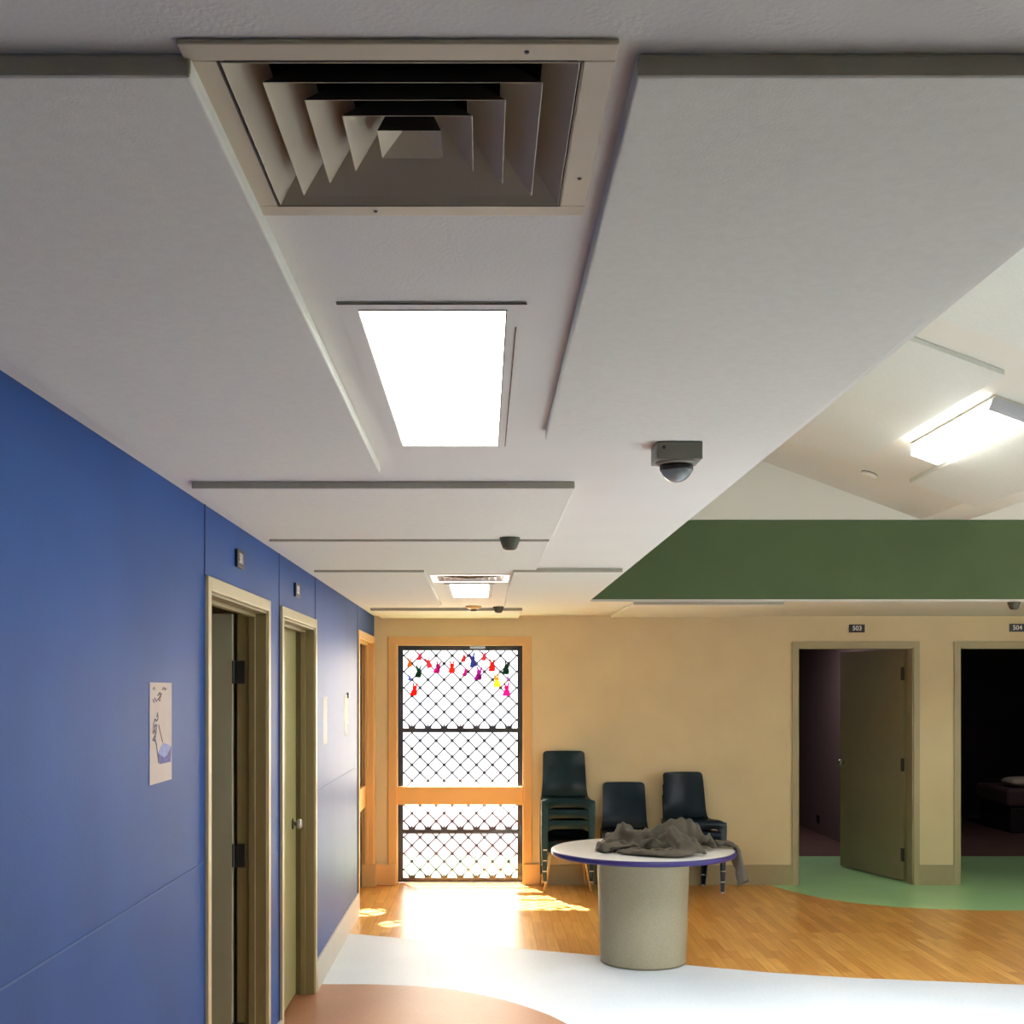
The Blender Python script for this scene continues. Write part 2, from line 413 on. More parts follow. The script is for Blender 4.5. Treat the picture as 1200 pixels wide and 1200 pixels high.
# room 503 door
hx, hy = 3.895, YB+.155
d = struct(thing('door_4', 'open olive door swung into the dark middle room under number 503', 'door', (hx, hy, 0), R(107)))
bm = BM(); box(bm, 0, 1.02, -.02, .02, .012, 2.144); obj('door_leaf', bm, M['leafc'], d, bevel=.002)
for z in (.25, 1.08, 1.92):
    bm = BM(); box(bm, -.004, .035, .018, .026, z-.06, z+.06); tube(bm, [(-.006, .028, z-.06), (-.006, .028, z+.06)], .010)
    obj('hinge', bm, M['hinge'], d)
for s in (1, -1):
    bm = BM(); lathe(bm, [(0, .06*s), (.018, .06*s), (.028, .048*s), (.028, .036*s), (.012, .022*s), (.012, .0*s)], 0, 0, 20)
    bmesh.ops.rotate(bm, verts=bm.verts, matrix=Matrix.Rotation(R(-90), 3, 'X')); bmesh.ops.translate(bm, verts=bm.verts, vec=(.955, .02*s, 1.05))
    obj('door_knob', bm, M['steel'], d, smooth=True)

# ---------------------------------------------------------------- glazed door with security mesh
xa, xb = DW[0], DW[1]
w = struct(thing('window_1', 'full height glazed door panel with a tan mid rail', 'window', ((xa+xb)/2, YB+.05, 0)))
hw = (xb-xa)/2
bm = BM(); box(bm, -hw+.012, hw-.012, -.004, .004, .03, 2.17); obj('glass_pane', bm, M['glass'], w)
bm = BM(); box(bm, -hw+.010, hw-.010, -.045, .02, .725, .890); obj('mid_rail', bm, M['tanrail'], w, bevel=.004)
YS = YB+.125
s = thing('security_screen', 'dark metal security door with diamond mesh between tan jambs', 'security door', ((xa+xb)/2, YS, 0))
fw = .052
x0, x1 = -hw+.004, hw-.004; zt = 2.178
bm = BM(); box(bm, x0, x0+fw, -.018, .018, .005, zt); obj('stile', bm, M['scrf'], s, bevel=.003)
bm = BM(); box(bm, x1-fw, x1, -.018, .018, .005, zt); obj('stile', bm, M['scrf'], s, bevel=.003)
rails = [(.005, .045), (.45, .49), (1.38, 1.42), (zt-.045, zt)]
for za, zb in rails:
    bm = BM(); box(bm, x0+fw, x1-fw, -.018, .018, za, zb); obj('rail', bm, M['scrf'], s, bevel=.003)
P = .148
def mesh_panel(za, zb, xa_, xb_):
    bm = BM(); hwid = .0062
    def bar(p, q):
        d_ = Vector(q)-Vector(p)
        if d_.length < .01: return
        d_.normalize(); n_ = Vector((-d_.y, d_.x))*hwid
        p = Vector(p); q = Vector(q)
        lo = [(p.x+n_.x, -.004, p.y+n_.y), (p.x-n_.x, -.004, p.y-n_.y), (p.x-n_.x, .004, p.y-n_.y), (p.x+n_.x, .004, p.y+n_.y)]
        hi = [(q.x+n_.x, -.004, q.y+n_.y), (q.x-n_.x, -.004, q.y-n_.y), (q.x-n_.x, .004, q.y-n_.y), (q.x+n_.x, .004, q.y+n_.y)]
        hull8(bm, lo, hi)
    W = xb_-xa_; H = zb-za
    for sg in (1, -1):
        k = -30
        while k < 30:
            # line: z = za + sg*(x-xc)+ k*P
            pts = []
            c0 = k*P
            f = lambda x: sg*x+c0
            xlo, xhi = xa_, xb_
            # clip in z
            t0 = (0-c0)/sg; t1 = (H-c0)/sg
            lo_, hi_ = max(xlo, min(t0, t1)), min(xhi, max(t0, t1))
            if hi_-lo_ > .01: bar((lo_, za+f(lo_)), (hi_, za+f(hi_)))
            k += 1
    # knots
    i0 = int(xa_/(P/2))-2
    for i in range(i0, -i0+1):
        x = i*P/2
        if not xa_+.01 < x < xb_-.01: continue
        j = 0
        while j*P/2 < H-.012:
            z = j*P/2
            if (i+j) % 2 == 0 and z > .012:
                q = .018
                hull8(bm, [(x-q, -.006, za+z), (x, -.006, za+z-q), (x+q, -.006, za+z), (x, -.006, za+z+q)], [(x-q, .006, za+z), (x, .006, za+z-q), (x+q, .006, za+z), (x, .006, za+z+q)])
            j += 1
    # dark crown shapes on the lower rail stand for the knots' shadows
    x = -4*P
    while x < xb_-.04:
        if x > xa_+.03:
            for dx in (-.028, 0, .028):
                hull8(bm, [(x+dx*.6-.012, -.01, za), (x+dx*.6+.012, -.01, za), (x+dx*.6+.012, .01, za), (x+dx*.6-.012, .01, za)],
                      [(x+dx*1.35-.004, -.006, za+.036), (x+dx*1.35+.004, -.006, za+.036), (x+dx*1.35+.004, .006, za+.036), (x+dx*1.35-.004, .006, za+.036)])
        x += P
    obj('diamond_mesh', bm, M['scr'], s)
for (a_, b_), (c_, d_) in zip(rails, rails[1:]): mesh_panel(b_, c_, x0+fw, x1-fw)
# paper rabbits stuck on the glass
def rabbit(name, px, py, col, label, h=.105, lean=0., short=False):
    X = (px-566)/1428*(YB+.04); Z = EYE-(py-806)/1428*(YB+.04)
    bm = BM()
    half = [(0, -.5), (.13, -.5), (.22, -.44), (.25, -.30), (.22, -.14), (.13, -.03), (.18, .05), (.19, .15), (.14, .22), (.20, .34), (.22, .47), (.16, .5), (.09, .42), (.04, .27), (0, .25)]
    out = half+[(-x, z) for x, z in half[-2:0:-1]]
    if not short: out[out.index((-.22, -.44))] = (-.34, -.47)
    fr = [bm.verts.new((x*h, -.0008, z*h)) for x, z in out]; bk = [bm.verts.new((x*h, .0008, z*h)) for x, z in out]
    bm.faces.new(fr); bm.faces.new(bk[::-1]); n = len(out)
    for k in range(n): bm.faces.new((fr[k], fr[(k+1) % n], bk[(k+1) % n], bk[k]))
    m = mat(name+'_paper', srgb(*col), .7, var=.03)
    nt = m.node_tree; tr = nt.nodes.new('ShaderNodeBsdfTranslucent'); tr.inputs[0].default_value = tuple(srgb(*col))+(1,)
    mx = nt.nodes.new('ShaderNodeMixShader'); mx.inputs[0].default_value = .55
    nt.links.new(nt.nodes['Principled BSDF'].outputs[0], mx.inputs[1]); nt.links.new(tr.outputs[0], mx.inputs[2]); nt.links.new(mx.outputs[0], nt.nodes['Material Output'].inputs['Surface'])
    o = obj(name, bm, m, loc=(X, YB+.0395, Z)); o.rotation_euler = (0, lean, 0)
    tag(o, label, 'paper cutout', 'paper rabbits stuck on the glazed door')
bun = [
 (480, 776, (240, 150, 60), 'orange paper rabbit at the left end of the row on the mesh door glass', .085, 0),
 (491.7, 769, (236, 80, 130), 'pink paper rabbit high on the glass, second from the left', .075, 0),
 (490.5, 786.7, (30, 84, 62), 'dark green paper rabbit near the left side of the door glass', .115, .05),
 (480, 794, (110, 120, 170), 'small slate blue paper rabbit left of the dark green one', .055, 0),
 (485.8, 807.5, (226, 60, 50), 'red paper rabbit hanging lowest at the left of the glass', .12, .12),
 (502, 776.5, (238, 96, 120), 'rose pink paper rabbit leaning left on the glass', .10, -.35),
 (513, 781.7, (196, 40, 150), 'magenta paper rabbit below the rose pink one', .115, .2),
 (529.7, 781.3, (234, 70, 60), 'red paper rabbit near the middle of the glass', .115, 0),
 (545.3, 787.5, (176, 50, 140), 'small plum paper rabbit just right of the middle', .08, .25),
 (543.7, 770.5, (230, 90, 110), 'thin coral paper rabbit above the small plum one', .08, .2),
 (554.2, 773.3, (92, 106, 190), 'blue paper rabbit high on the glass right of the middle', .13, -.2),
 (561.3, 789, (160, 40, 150), 'purple paper rabbit below the blue one', .125, .1),
 (567.2, 769, (232, 90, 120), 'salmon pink paper rabbit high at the right of the blue one', .08, 0),
 (576.7, 779.5, (232, 56, 56), 'bright red paper rabbit toward the right side of the glass', .115, 0),
 (593.7, 782.5, (30, 86, 66), 'dark green paper rabbit at the right edge of the glass', .125, .15),
 (582.2, 797.5, (246, 200, 70), 'yellow paper rabbit below the bright red one', .12, -.1),
 (595.3, 794.6, (170, 130, 170), 'tiny mauve paper rabbit under the right green one', .045, 0),
 (593.7, 807.5, (206, 50, 150), 'magenta paper rabbit hanging lowest at the right of the glass', .125, 0)]
for px, py, col, lab, h, lean in bun: rabbit('paper_rabbit', px, py, col, lab, h, lean)

# ---------------------------------------------------------------- ceiling panels
def cpanel(x0, x1, y0, y1, label, z0=ZP, z1=ZC-.0005):
    bm = BM(); box(bm, x0, x1, y0, y1, z0, z1)
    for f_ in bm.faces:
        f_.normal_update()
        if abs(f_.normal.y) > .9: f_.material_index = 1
    o = obj('ceiling_panel', bm, [M['panel'], M['panel_edge_shade']], bevel=.004); origin(o, ((x0+x1)/2, (y0+y1)/2, z1))
    tag(o, label, 'acoustic panel', 'acoustic panels screwed under the ceiling')
PL = -.919
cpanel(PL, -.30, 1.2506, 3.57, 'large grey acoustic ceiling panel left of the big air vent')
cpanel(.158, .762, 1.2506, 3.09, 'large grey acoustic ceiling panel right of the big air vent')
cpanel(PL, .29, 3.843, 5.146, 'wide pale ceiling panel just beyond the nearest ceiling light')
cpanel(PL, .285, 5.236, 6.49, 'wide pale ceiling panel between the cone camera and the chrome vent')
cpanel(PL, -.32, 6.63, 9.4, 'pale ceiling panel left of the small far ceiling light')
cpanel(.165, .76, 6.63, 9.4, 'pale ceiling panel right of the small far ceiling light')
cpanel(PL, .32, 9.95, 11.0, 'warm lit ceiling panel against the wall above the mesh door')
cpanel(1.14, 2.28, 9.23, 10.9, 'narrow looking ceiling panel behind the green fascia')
# panels on the sloping ceiling
def spanel(x0, x1, y0, y1, label, sgn=-1):
    bm = BM(); t = .028
    z = zslope
    lo = [(x, y, z(x)-t) for x, y in ((x0, y0), (x1, y0), (x1, y1), (x0, y1))]
    hi = [(x, y, z(x)-.0008) for x, y in ((x0, y0), (x1, y0), (x1, y1), (x0, y1))]
    hull8(bm, lo, hi); o = obj('ceiling_panel', bm, M['panel'], bevel=.004); origin(o, ((x0+x1)/2, (y0+y1)/2, z((x0+x1)/2)))
    tag(o, label, 'acoustic panel', 'acoustic panels on the sloping ceiling')
spanel(.9, 2.5, 3.4, 5.48, 'nearest acoustic panel on the sloping ceiling at the right edge')
spanel(.9, 2.5, 5.84, 8.2, 'acoustic panel on the sloping ceiling left of the bright box light')
spanel(2.85, 3.30, 5.84, 8.14, 'shaded acoustic panel on the slope below the bright box light')

# ---------------------------------------------------------------- vents
def vent(x, y, s, label, mats, k=1.):
    """4-way ceiling diffuser: s = outer size"""
    t = thing('air_vent', label, 'air vent', (x, y, ZC))
    o = s/2; i = o*.848; fz = -.006
    bm = BM()
    for (xa, xb, ya, yb) in ((-o, o, -o, -i), (-o, o, i, o), (-o, -i, -i, i), (i, o, -i, i)):
        box(bm, xa, xb, ya, yb, fz, -.0005)
    obj('frame', bm, mats[0], t, bevel=.002)
    bm = BM(); j = i+.0005
    for (xa, xb, ya, yb) in ((-j, j, -j, -j+.002), (-j, j, j-.002, j), (-j, -j+.002, -j, j), (j-.002, j, -j, j)):
        box(bm, xa, xb, ya, yb, fz-.0006, fz)
    obj('gasket', bm, M['black'], t)
    def bell(r0, r1, z0, z1, th=.0007):
        bm = BM(); rings = []
        for r, z in ((r0, z0), (r1, z1), (r1-th, z1), (r0-th*1.2, z0-.0003)):
            rings.append([bm.verts.new((a*r, b*r, z)) for a, b in ((-1, -1), (1, -1), (1, 1), (-1, 1))])
        for n_ in range(4):
            a, b = rings[n_], rings[(n_+1) % 4]
            for q in range(4):
                f_ = bm.faces.new((a[q], a[(q+1) % 4], b[(q+1) % 4], b[q])); f_.material_index = 1 if n_ == 0 else 0  # blade backs near black: shade between the louvers put into the colour
        return bm
    obj('louver', bell(i-.003, i*.80, fz, .036*k), [mats[1], M['duct_louver_shade']], t)
    for f in (.79, .585, .39):
        obj('louver', bell(i*f, i*(f-.23), fz-.002, fz-.002+.047*k), [mats[1], M['duct_louver_shade']], t)
    r = i*.195
    bm = BM()   # centre: short square skirt and pyramid
    ring = [bm.verts.new((a*r, b*r, fz-.002)) for a, b in ((-1, -1), (1, -1), (1, 1), (-1, 1))]
    ap = bm.verts.new((0, 0, fz-.002+.030*k))
    top = [bm.verts.new((a*r*.6, b*r*.6, fz-.002+.036*k)) for a, b in ((-1, -1), (1, -1), (1, 1), (-1, 1))]
    for q in range(4):
        bm.faces.new((ring[q], ring[(q+1) % 4], ap)); bm.faces.new((ring[q], ring[(q+1) % 4], top[(q+1) % 4], top[q])).material_index = 1
    bm.faces.new(top)
    obj('centre_cone', bm, [mats[1], M['duct_louver_shade']], t)
    return t, fz, o, i
VX, VY = -.0855, 1.4455
t, fz, o_, i_ = vent(VX, VY, .446, 'large square cream air vent with nested louvers in the near ceiling', (M['louver'], M['louver']))
for dx, dy in ((.13, -.208), (.208, .10), (-.06, .206)):
    bm = BM(); lathe(bm, [(0, fz-.0018), (.0022, fz-.0016), (.0026, fz)], dx, dy, 12); obj('screw', bm, M['hinge'], t)
vent(-.075, 7.22, .46, 'small chrome bright air vent in front of the far ceiling light', (M['alu'], M['alu']))
# holes above vents: dark ducts (structure set into the ceiling)
# ---------------------------------------------------------------- troffers
def troffer(x, y, w, l, label, glow, flange=.033):
    t = thing('ceiling_light', label, 'ceiling light', (x, y, ZC))
    bm = BM(); a = w/2; b = l/2; f = flange
    for (xa, xb, ya, yb) in ((-a-f, a+f, -b-f, -b), (-a-f, a+f, b, b+f*.4), (-a-f, -a, -b, b), (a, a+f, -b, b)):
        box(bm, xa, xb, ya, yb, -.003, -.0005)
    obj('frame', bm, M['ceil'], t)
    bm = BM()
    g = .0022
    for (xa, xb, ya, yb) in ((-a, a, -b, -b+g), (-a, a, b-g, b), (a-g, a, -b, b), (-a-f, a+f, -b-f-g, -b-f), (a+f*.5, a+f*.5+g, -b+.1, b)):
        box(bm, xa, xb, ya, yb, -.0048, -.003)
    obj('gasket', bm, mat('gasket_brown', srgb(86, 78, 60), .7), t)
    bm = BM(); box(bm, -a+g, a-g, -b+g, b-g, -.0042, -.001); obj('diffuser', bm, glow, t)
    return t
troffer(-.0865, 2.680, .256, 1.175, 'long bright recessed ceiling light beyond the big air vent', M['glow'])
troffer(-.085, 8.18, .25, 1.08, 'small bright recessed ceiling light behind the chrome vent', M['glow2'])
# surface mounted box light on the slope
fx, fy0, fy1 = 2.60, 6.18, 7.40
ang = math.atan(SL)
t = thing('ceiling_light', 'bright white box light fixed to the sloping ceiling at the right', 'ceiling light', (fx, fy0, zslope(fx)-.0015))
t.rotation_euler = (0, ang, 0)
L = fy1-fy0
bm = BM(); box(bm, 0, .215, 0, L, -.012, 0); obj('back_plate', bm, M['skirt'], t, bevel=.002)
bm = BM(); box(bm, 0, .215, 0, .03, -.075, -.012); obj('end_cap', bm, mat('cap_grey', srgb(190, 190, 196), .5), t, bevel=.003)
bm = BM()
hull8(bm, [(.02, .03, -.075), (.195, .03, -.075), (.195, L-.015, -.075), (.02, L-.015, -.075)], [(.003, .03, -.012), (.212, .03, -.012), (.212, L-.002, -.012), (.003, L-.002, -.012)])
obj('diffuser', bm, M['glow3'], t, bevel=.006)

# ---------------------------------------------------------------- cameras and detectors
t = thing('ceiling_dome_camera', 'grey boxed security dome camera under the ceiling edge', 'security camera', (.52, 3.275, ZC))
bm = BM(); box(bm, -.061, .061, -.055, .055, -.047, -.0006); obj('housing', bm, M['camgrey'], t, bevel=.003)
bm = BM(); lathe(bm, [(.056, -.046), (.056, -.050), (.050, -.054), (.044, -.054), (.044, -.046)], 0, 0, 40); obj('collar', bm, M['camgrey'], t, smooth=True)
bm = BM(); lathe(bm, [(.044, -.050)]+[(.044*math.cos(a), -.056-.044*math.sin(a)) for a in [i*math.pi/2/10 for i in range(11)]], 0, 0, 40); obj('dome', bm, M['dome'], t, smooth=True)
bm = BM(); lathe(bm, [(.0444, -.053), (.0448, -.066), (.043, -.070), (.040, -.060)], 0, 0, 40); obj('lens_shroud', bm, M['blackpl'], t, smooth=True)
bm = BM(); lathe(bm, [(0, -.0565), (.005, -.0565), (.005, -.054)], 0, 0, 12)
bmesh.ops.rotate(bm, verts=bm.verts, matrix=Matrix.Rotation(R(-90), 3, 'X')); bmesh.ops.translate(bm, verts=bm.verts, vec=(-.042, .0, -.016))
obj('plug', bm, M['blackpl'], t)
def cone_cam(x, y, z, label, s=1.):
    t = thing('ceiling_cone_camera', label, 'security camera', (x, y, z))
    bm = BM(); lathe(bm, [(.043*s, -.0006), (.043*s, -.008*s), (.029*s, -.046*s), (.026*s, -.048*s)], 0, 0, 32); obj('housing', bm, M['camdark'], t, smooth=False); auto(t.children[0])
    bm = BM(); lathe(bm, [(.026*s, -.047*s), (.020*s, -.052*s), (0, -.054*s)], 0, 0, 32); obj('lens_cover', bm, M['blackpl'], t, smooth=True)
cone_cam(.112, 5.085, ZP, 'dark cone shaped camera on the ceiling before the chrome vent')
cone_cam(.124, 9.78, ZC, 'dark cone shaped camera near the ceiling panel over the mesh door', 1.0)
cone_cam(4.03, 9.25, ZC, 'dark cone shaped camera above the number 504 at the right edge', 1.1)
t = thing('smoke_detector', 'small tan smoke detector on the ceiling before the mesh door', 'smoke detector', (-.075, 9.72, ZC))
bm = BM(); lathe(bm, [(.065, -.0006), (.063, -.010), (.045, -.022), (.026, -.028)], 0, 0, 32); obj('base', bm, M['tantrim'], t, smooth=True)
bm = BM(); lathe(bm, [(.026, -.028), (.024, -.040), (0, -.042)], 0, 0, 24); obj('sensor_cap', bm, M['camdark'], t, smooth=True)
t = thing('smoke_detector', 'flat white disc detector on the sloping ceiling near the box light', 'smoke detector', (2.648, 8.35, zslope(2.648)-.0008)); t.rotation_euler = (0, ang, 0)
bm = BM(); lathe(bm, [(.055, 0), (.055, -.016), (.047, -.022), (0, -.024)], 0, 0, 32); obj('base', bm, M['ceil_hi'], t, smooth=True); auto(t.children[0])
bm = BM(); lathe(bm, [(.0562, -.001), (.0562, -.006), (.055, -.006)], 0, 0, 32); obj('edge_ring', bm, M['camdark'], t)  # dark ring around the disc edge

# ---------------------------------------------------------------- number signs
def digits(txt, size):
    cu = bpy.data.curves.new('digits', 'FONT'); cu.body = txt; cu.size = size; cu.align_x = 'CENTER'; cu.align_y = 'CENTER'; cu.extrude = .0006; cu.offset = .0007
    to = bpy.data.objects.new('digits', cu); C.objects.link(to)
    dg = bpy.context.evaluated_depsgraph_get()
    me = bpy.data.meshes.new_from_object(to.evaluated_get(dg)); bpy.data.objects.remove(to)
    return me
def sign(txt, loc, rz, label):
    t = thing('number_sign', label, 'room sign', loc, rz, 'room number signs')
    bm = BM(); box(bm, -.07, .07, -.012, -.0004, -.036, .036); obj('plate', bm, M['blackpl'], t, bevel=.001)
    me = digits(txt, .058); me.materials.clear(); me.materials.append(M['white'])
    me.transform(Matrix.Rotation(R(90), 4, 'X')); o = bpy.data.objects.new('digits', me); C.objects.link(o); o.parent = t; o.location = (0, -.0128, 0)
    return t
sign('501', (WX, 4.93, 2.31), R(90), 'black number plate reading 501 above the nearest blue wall doorway')
sign('502', (WX, 6.45, 2.305), R(90), 'black number plate reading 502 above the second blue wall doorway')
sign('503', (3.398, YB, 2.329), 0, 'black number plate reading 503 above the open middle doorway')
sign('504', (4.855, YB, 2.335), 0, 'black number plate reading 504 at the right edge of the picture')

# ---------------------------------------------------------------- papers on the blue wall
def quad_x(bm, pts, dx):   # pts (y,z) polygon on the wall, thin
    a = [bm.verts.new((dx, y, z)) for y, z in pts]; b = [bm.verts.new((dx-.0006, y, z)) for y, z in pts]
    bm.faces.new(a); bm.faces.new(b[::-1])
    n = len(pts)
    for k in range(n): bm.faces.new((a[k], a[(k+1) % n], b[(k+1) % n], b[k]))
t = thing('hanging_poster', 'taped drawing with grey scribbles and a blue violet bucket, left of the doors', 'poster', (WX, 3.616, 1.50), 0)
W_, H_ = .255, .306
bm = BM(); quad_x(bm, [(0, 0), (W_, 0), (W_, H_), (0, H_)], .0012); obj('sheet', bm, M['poster'], t)
def PV(u, v): return (u*W_, H_*(1-v))
bm = BM()
def stroke(pts, wd=.004):
    for (u0, v0), (u1, v1) in zip(pts, pts[1:]):
        p = Vector(PV(u0, v0)); q = Vector(PV(u1, v1)); d_ = (q-p)
        if d_.length < 1e-5: continue
        d_.normalize(); n_ = Vector((-d_.y, d_.x))*wd/2
        quad_x(bm, [tuple(p-n_), tuple(q-n_), tuple(q+n_), tuple(p+n_)], .0020)
stroke([(.12, .07), (.18, .045), (.22, .075)], .003); stroke([(.55, .07), (.62, .05), (.68, .075), (.74, .055)], .005)
stroke([(.34, .13), (.44, .10), (.48, .14), (.40, .16), (.52, .11)], .005); stroke([(.12, .16), (.17, .20), (.22, .15), (.28, .19), (.36, .16), (.42, .185), (.48, .17)], .003)
obj('handwriting', bm, M['ink'], t)
bm = BM()
stroke([(.3, .34), (.34, .30), (.36, .36), (.28, .38), (.22, .36), (.15, .41), (.13, .50), (.2, .47), (.24, .42), (.3, .42), (.27, .5), (.18, .54), (.12, .56)], .005)
stroke([(.2, .42), (.24, .52), (.22, .58)], .008)
stroke([(.22, .56), (.29, .62), (.34, .72), (.38, .8)], .007); stroke([(.38, .42), (.46, .50), (.53, .57), (.57, .6)], .006); stroke([(.12, .56), (.2, .57)], .007)
obj('figure_lines', bm, M['ink'], t)
bm = BM(); quad_x(bm, [PV(.34, .70), PV(.42, .815), PV(.93, .815), PV(.97, .66), PV(.78, .74), PV(.62, .76)][::-1], .0022); obj('bucket_drawing', bm, M['inkb'], t)
bm = BM(); quad_x(bm, [PV(.36, .69), PV(.5, .77), PV(.66, .76), PV(.8, .72), PV(.94, .66), PV(.8, .63), PV(.6, .61)][::-1], .0018); obj('water_drawing', bm, M['inkl'], t)
bm = BM(); quad_x(bm, [(0, 0), (.21, 0), (.21, .297), (0, .297)], .001)
o = tag(obj('paper_notice', bm, M['paper'], loc=(WX, 7.53, 1.435)), 'plain white paper sheet just beyond the second blue wall doorway', 'notice')
t = thing('paper_notice', 'white paper sheet with a dark clip and torn foot near the corner door', 'notice', (WX, 8.68, 1.43))
bm = BM(); quad_x(bm, [(.05, .05), (.12, 0), (.2, .03), (.2, .09), (.24, .1), (.25, .27), (.2, .31), (.05, .31), (.02, .28), (0, .15)], .0012); obj('sheet', bm, M['paper'], t)
bm = BM(); box(bm, 0, .012, .2, .245, .285, .325); obj('clip', bm, M['blackpl'], t, bevel=.002)

# wall socket in the room
bm = BM(); box(bm, 4.12, 4.129, 14.94, 15.06, .14, .22)
tag(origin(obj('wall_socket', bm, M['blackpl'], bevel=.003), (4.13, 15, .18)), 'dark socket low on the wall inside the middle room', 'socket')

# ---------------------------------------------------------------- stacking chairs
def chair_meshes(shell_m):
    prof = [(-.226, .372, .165, 0, .02), (-.236, .395, .19, 0, .02), (-.240, .425, .212, 0, .02), (-.226, .447, .222, 0, .02), (-.17, .446, .226, .006, .03), (-.08, .438, .226, .012, .03), (.03, .430, .222, .014, .03),
            (.11, .434, .216, .012, .03), (.160, .456, .208, .02, .02), (.186, .505, .201, .028, .008), (.202, .58, .197, .034, 0), (.216, .68, .193, .034, 0), (.230, .78, .190, .028, 0), (.236, .815, .188, .022, 0), (.238, .834, .176, .016, 0), (.236, .843, .155, .010, 0)]
    bm = BM(); n = 14; rows = []
    for i, (y, z, hwid, cv, turn) in enumerate(prof):
        # normal direction
        y0, z0 = prof[max(0, i-1)][:2]; y1, z1 = prof[min(len(prof)-1, i+1)][:2]
        ty, tz = y1-y0, z1-z0; l = math.hypot(ty, tz); ny, nz = -tz/l, ty/l
        row = []
        for k in range(n+1):
            s_ = -1+2*k/n
            off = cv*s_*s_
            dn = turn*max(0, (abs(s_)-.72)/.28)**2
            x = hwid*s_*(1.0)
            row.append(bm.verts.new((x, y+ny*off, z+nz*off-dn)))
        rows.append(row)
    for a, b in zip(rows, rows[1:]):
        for k in range(n): bm.faces.new((a[k], a[k+1], b[k+1], b[k]))
    bmesh.ops.solidify(bm, geom=bm.faces[:], thickness=.007)
    return bm
def leg_bm(sx, front, slim=False):
    bm = BM()
    if slim:
        tube(bm, [(sx*.135, -.19, .40), (sx*.205, -.205, 0)] if front else [(sx*.15, .10, .40), (sx*.20, .17, 0)], .011, 12)
        return bm
    if front:
        ox, oy = .232, -.232
        top = [(sx*(ox), oy+.004, .425), (sx*(ox-.085), oy+.0, .425), (sx*(ox-.085), oy+.014, .425), (sx*(ox-.012), oy+.016, .425)]
        def ring(z, w, wy, o_x, o_y):   # L-section: front flange and side flange
            e = .010
            return [(sx*o_x, o_y, z), (sx*(o_x-w), o_y, z), (sx*(o_x-w), o_y+e, z), (sx*(o_x-e), o_y+e, z), (sx*(o_x-e), o_y+wy, z), (sx*o_x, o_y+wy, z)]
        rs = [ring(.428, .10, .11, .232, -.232), ring(.395, .066, .085, .234, -.234), ring(.33, .054, .07, .233, -.235), ring(.15, .04, .05, .226, -.237), (ring(.0, .03, .034, .218, -.238))]
    else:
        def ring(z, w, wy, o_x, o_y):
            e = .010
            return [(sx*o_x, o_y, z), (sx*(o_x-w), o_y, z), (sx*(o_x-w), o_y-e, z), (sx*(o_x-e), o_y-e, z), (sx*(o_x-e), o_y-wy, z), (sx*o_x, o_y-wy, z)]
        rs = [ring(.43, .07, .12, .218, .165), ring(.38, .05, .085, .220, .172), ring(.2, .04, .06, .218, .195), ring(.0, .03, .036, .212, .215)]
    vr = [[bm.verts.new(p) for p in r_] for r_ in rs]
    for a, b in zip(vr, vr[1:]):
        for k in range(6): bm.faces.new((a[k], a[(k+1) % 6], b[(k+1) % 6], b[k]))
    bm.faces.new(vr[0]); bm.faces.new(vr[-1][::-1])
    return bm
def foot_bm(sx, front):
    bm = BM()
    if front: box(bm, *(sorted((sx*.220, sx*.186))), -.240, -.203, .0005, .010)
    else: box(bm, *(sorted((sx*.214, sx*.180))), .178, .217, .0005, .010)
    return bm
capm = mat('glide_cap', (.55, .55, .52), .4)
_cache = {}
def make_chair(label, shell_m, loc, rz, group, slim=False):
    t = thing('stacking_chair', label, 'chair', loc, rz, group)
    key = (shell_m.name, slim)
    if key not in _cache:
        seat = obj('seat_shell', chair_meshes(shell_m), shell_m, t, smooth=True); auto(seat, 50)
        parts = [seat]
        for f in (True, False):
            for sx in (-1, 1):
                l = obj('leg', leg_bm(sx, f, slim), M['tanleg'] if slim else shell_m, t, smooth=slim)
                if slim: l['label'] = 'slim tan leg'
                parts.append(l)
                if not slim:
                    fo = obj('foot_cap', foot_bm(sx, f), capm, l); parts.append(fo)
        _cache[key] = t
    else:
        src = _cache[key]
        for ch in list(src.children):
            c = ch.copy(); C.objects.link(c); c.parent = t
            for g in ch.children:
                q = g.copy(); C.objects.link(q); q.parent = c
    return t
def stack(x, y, rz, n, shell_m, labels, group, slim0=False):
    for k in range(n):
        off = -.011*k
        px = x-math.sin(rz)*off; py = y+math.cos(rz)*off
        make_chair(labels[k], shell_m, (px, py, .0945*k), rz, group, slim0 and k == 0)
stack(.735, 10.85, R(1.5), 5, M['shell'], [
    'bottom chair with slim tan legs in the tall stack beside the mesh door',
    'second chair from the bottom of the tall stack beside the mesh door',
    'middle chair of the tall five chair stack beside the mesh door',
    'fourth chair up, just under the top of the tall stack',
    'topmost dark green chair of the tallest stack, edge catching sunlight'], 'tall stack of plastic chairs', True)
stack(1.275, 10.83, R(0), 2, M['shellb'], [
    'lower plastic chair of the short middle stack behind the table',
    'upper plastic chair of the short middle stack behind the round table'], 'short middle stack of plastic chairs')
stack(1.84, 10.80, R(12), 3, M['shellb'], [
    'bottom chair of the turned right hand stack behind the table',
    'middle chair of the turned right hand stack behind the table',
    'topmost chair of the turned right hand stack near the jacket'], 'turned right stack of plastic chairs')

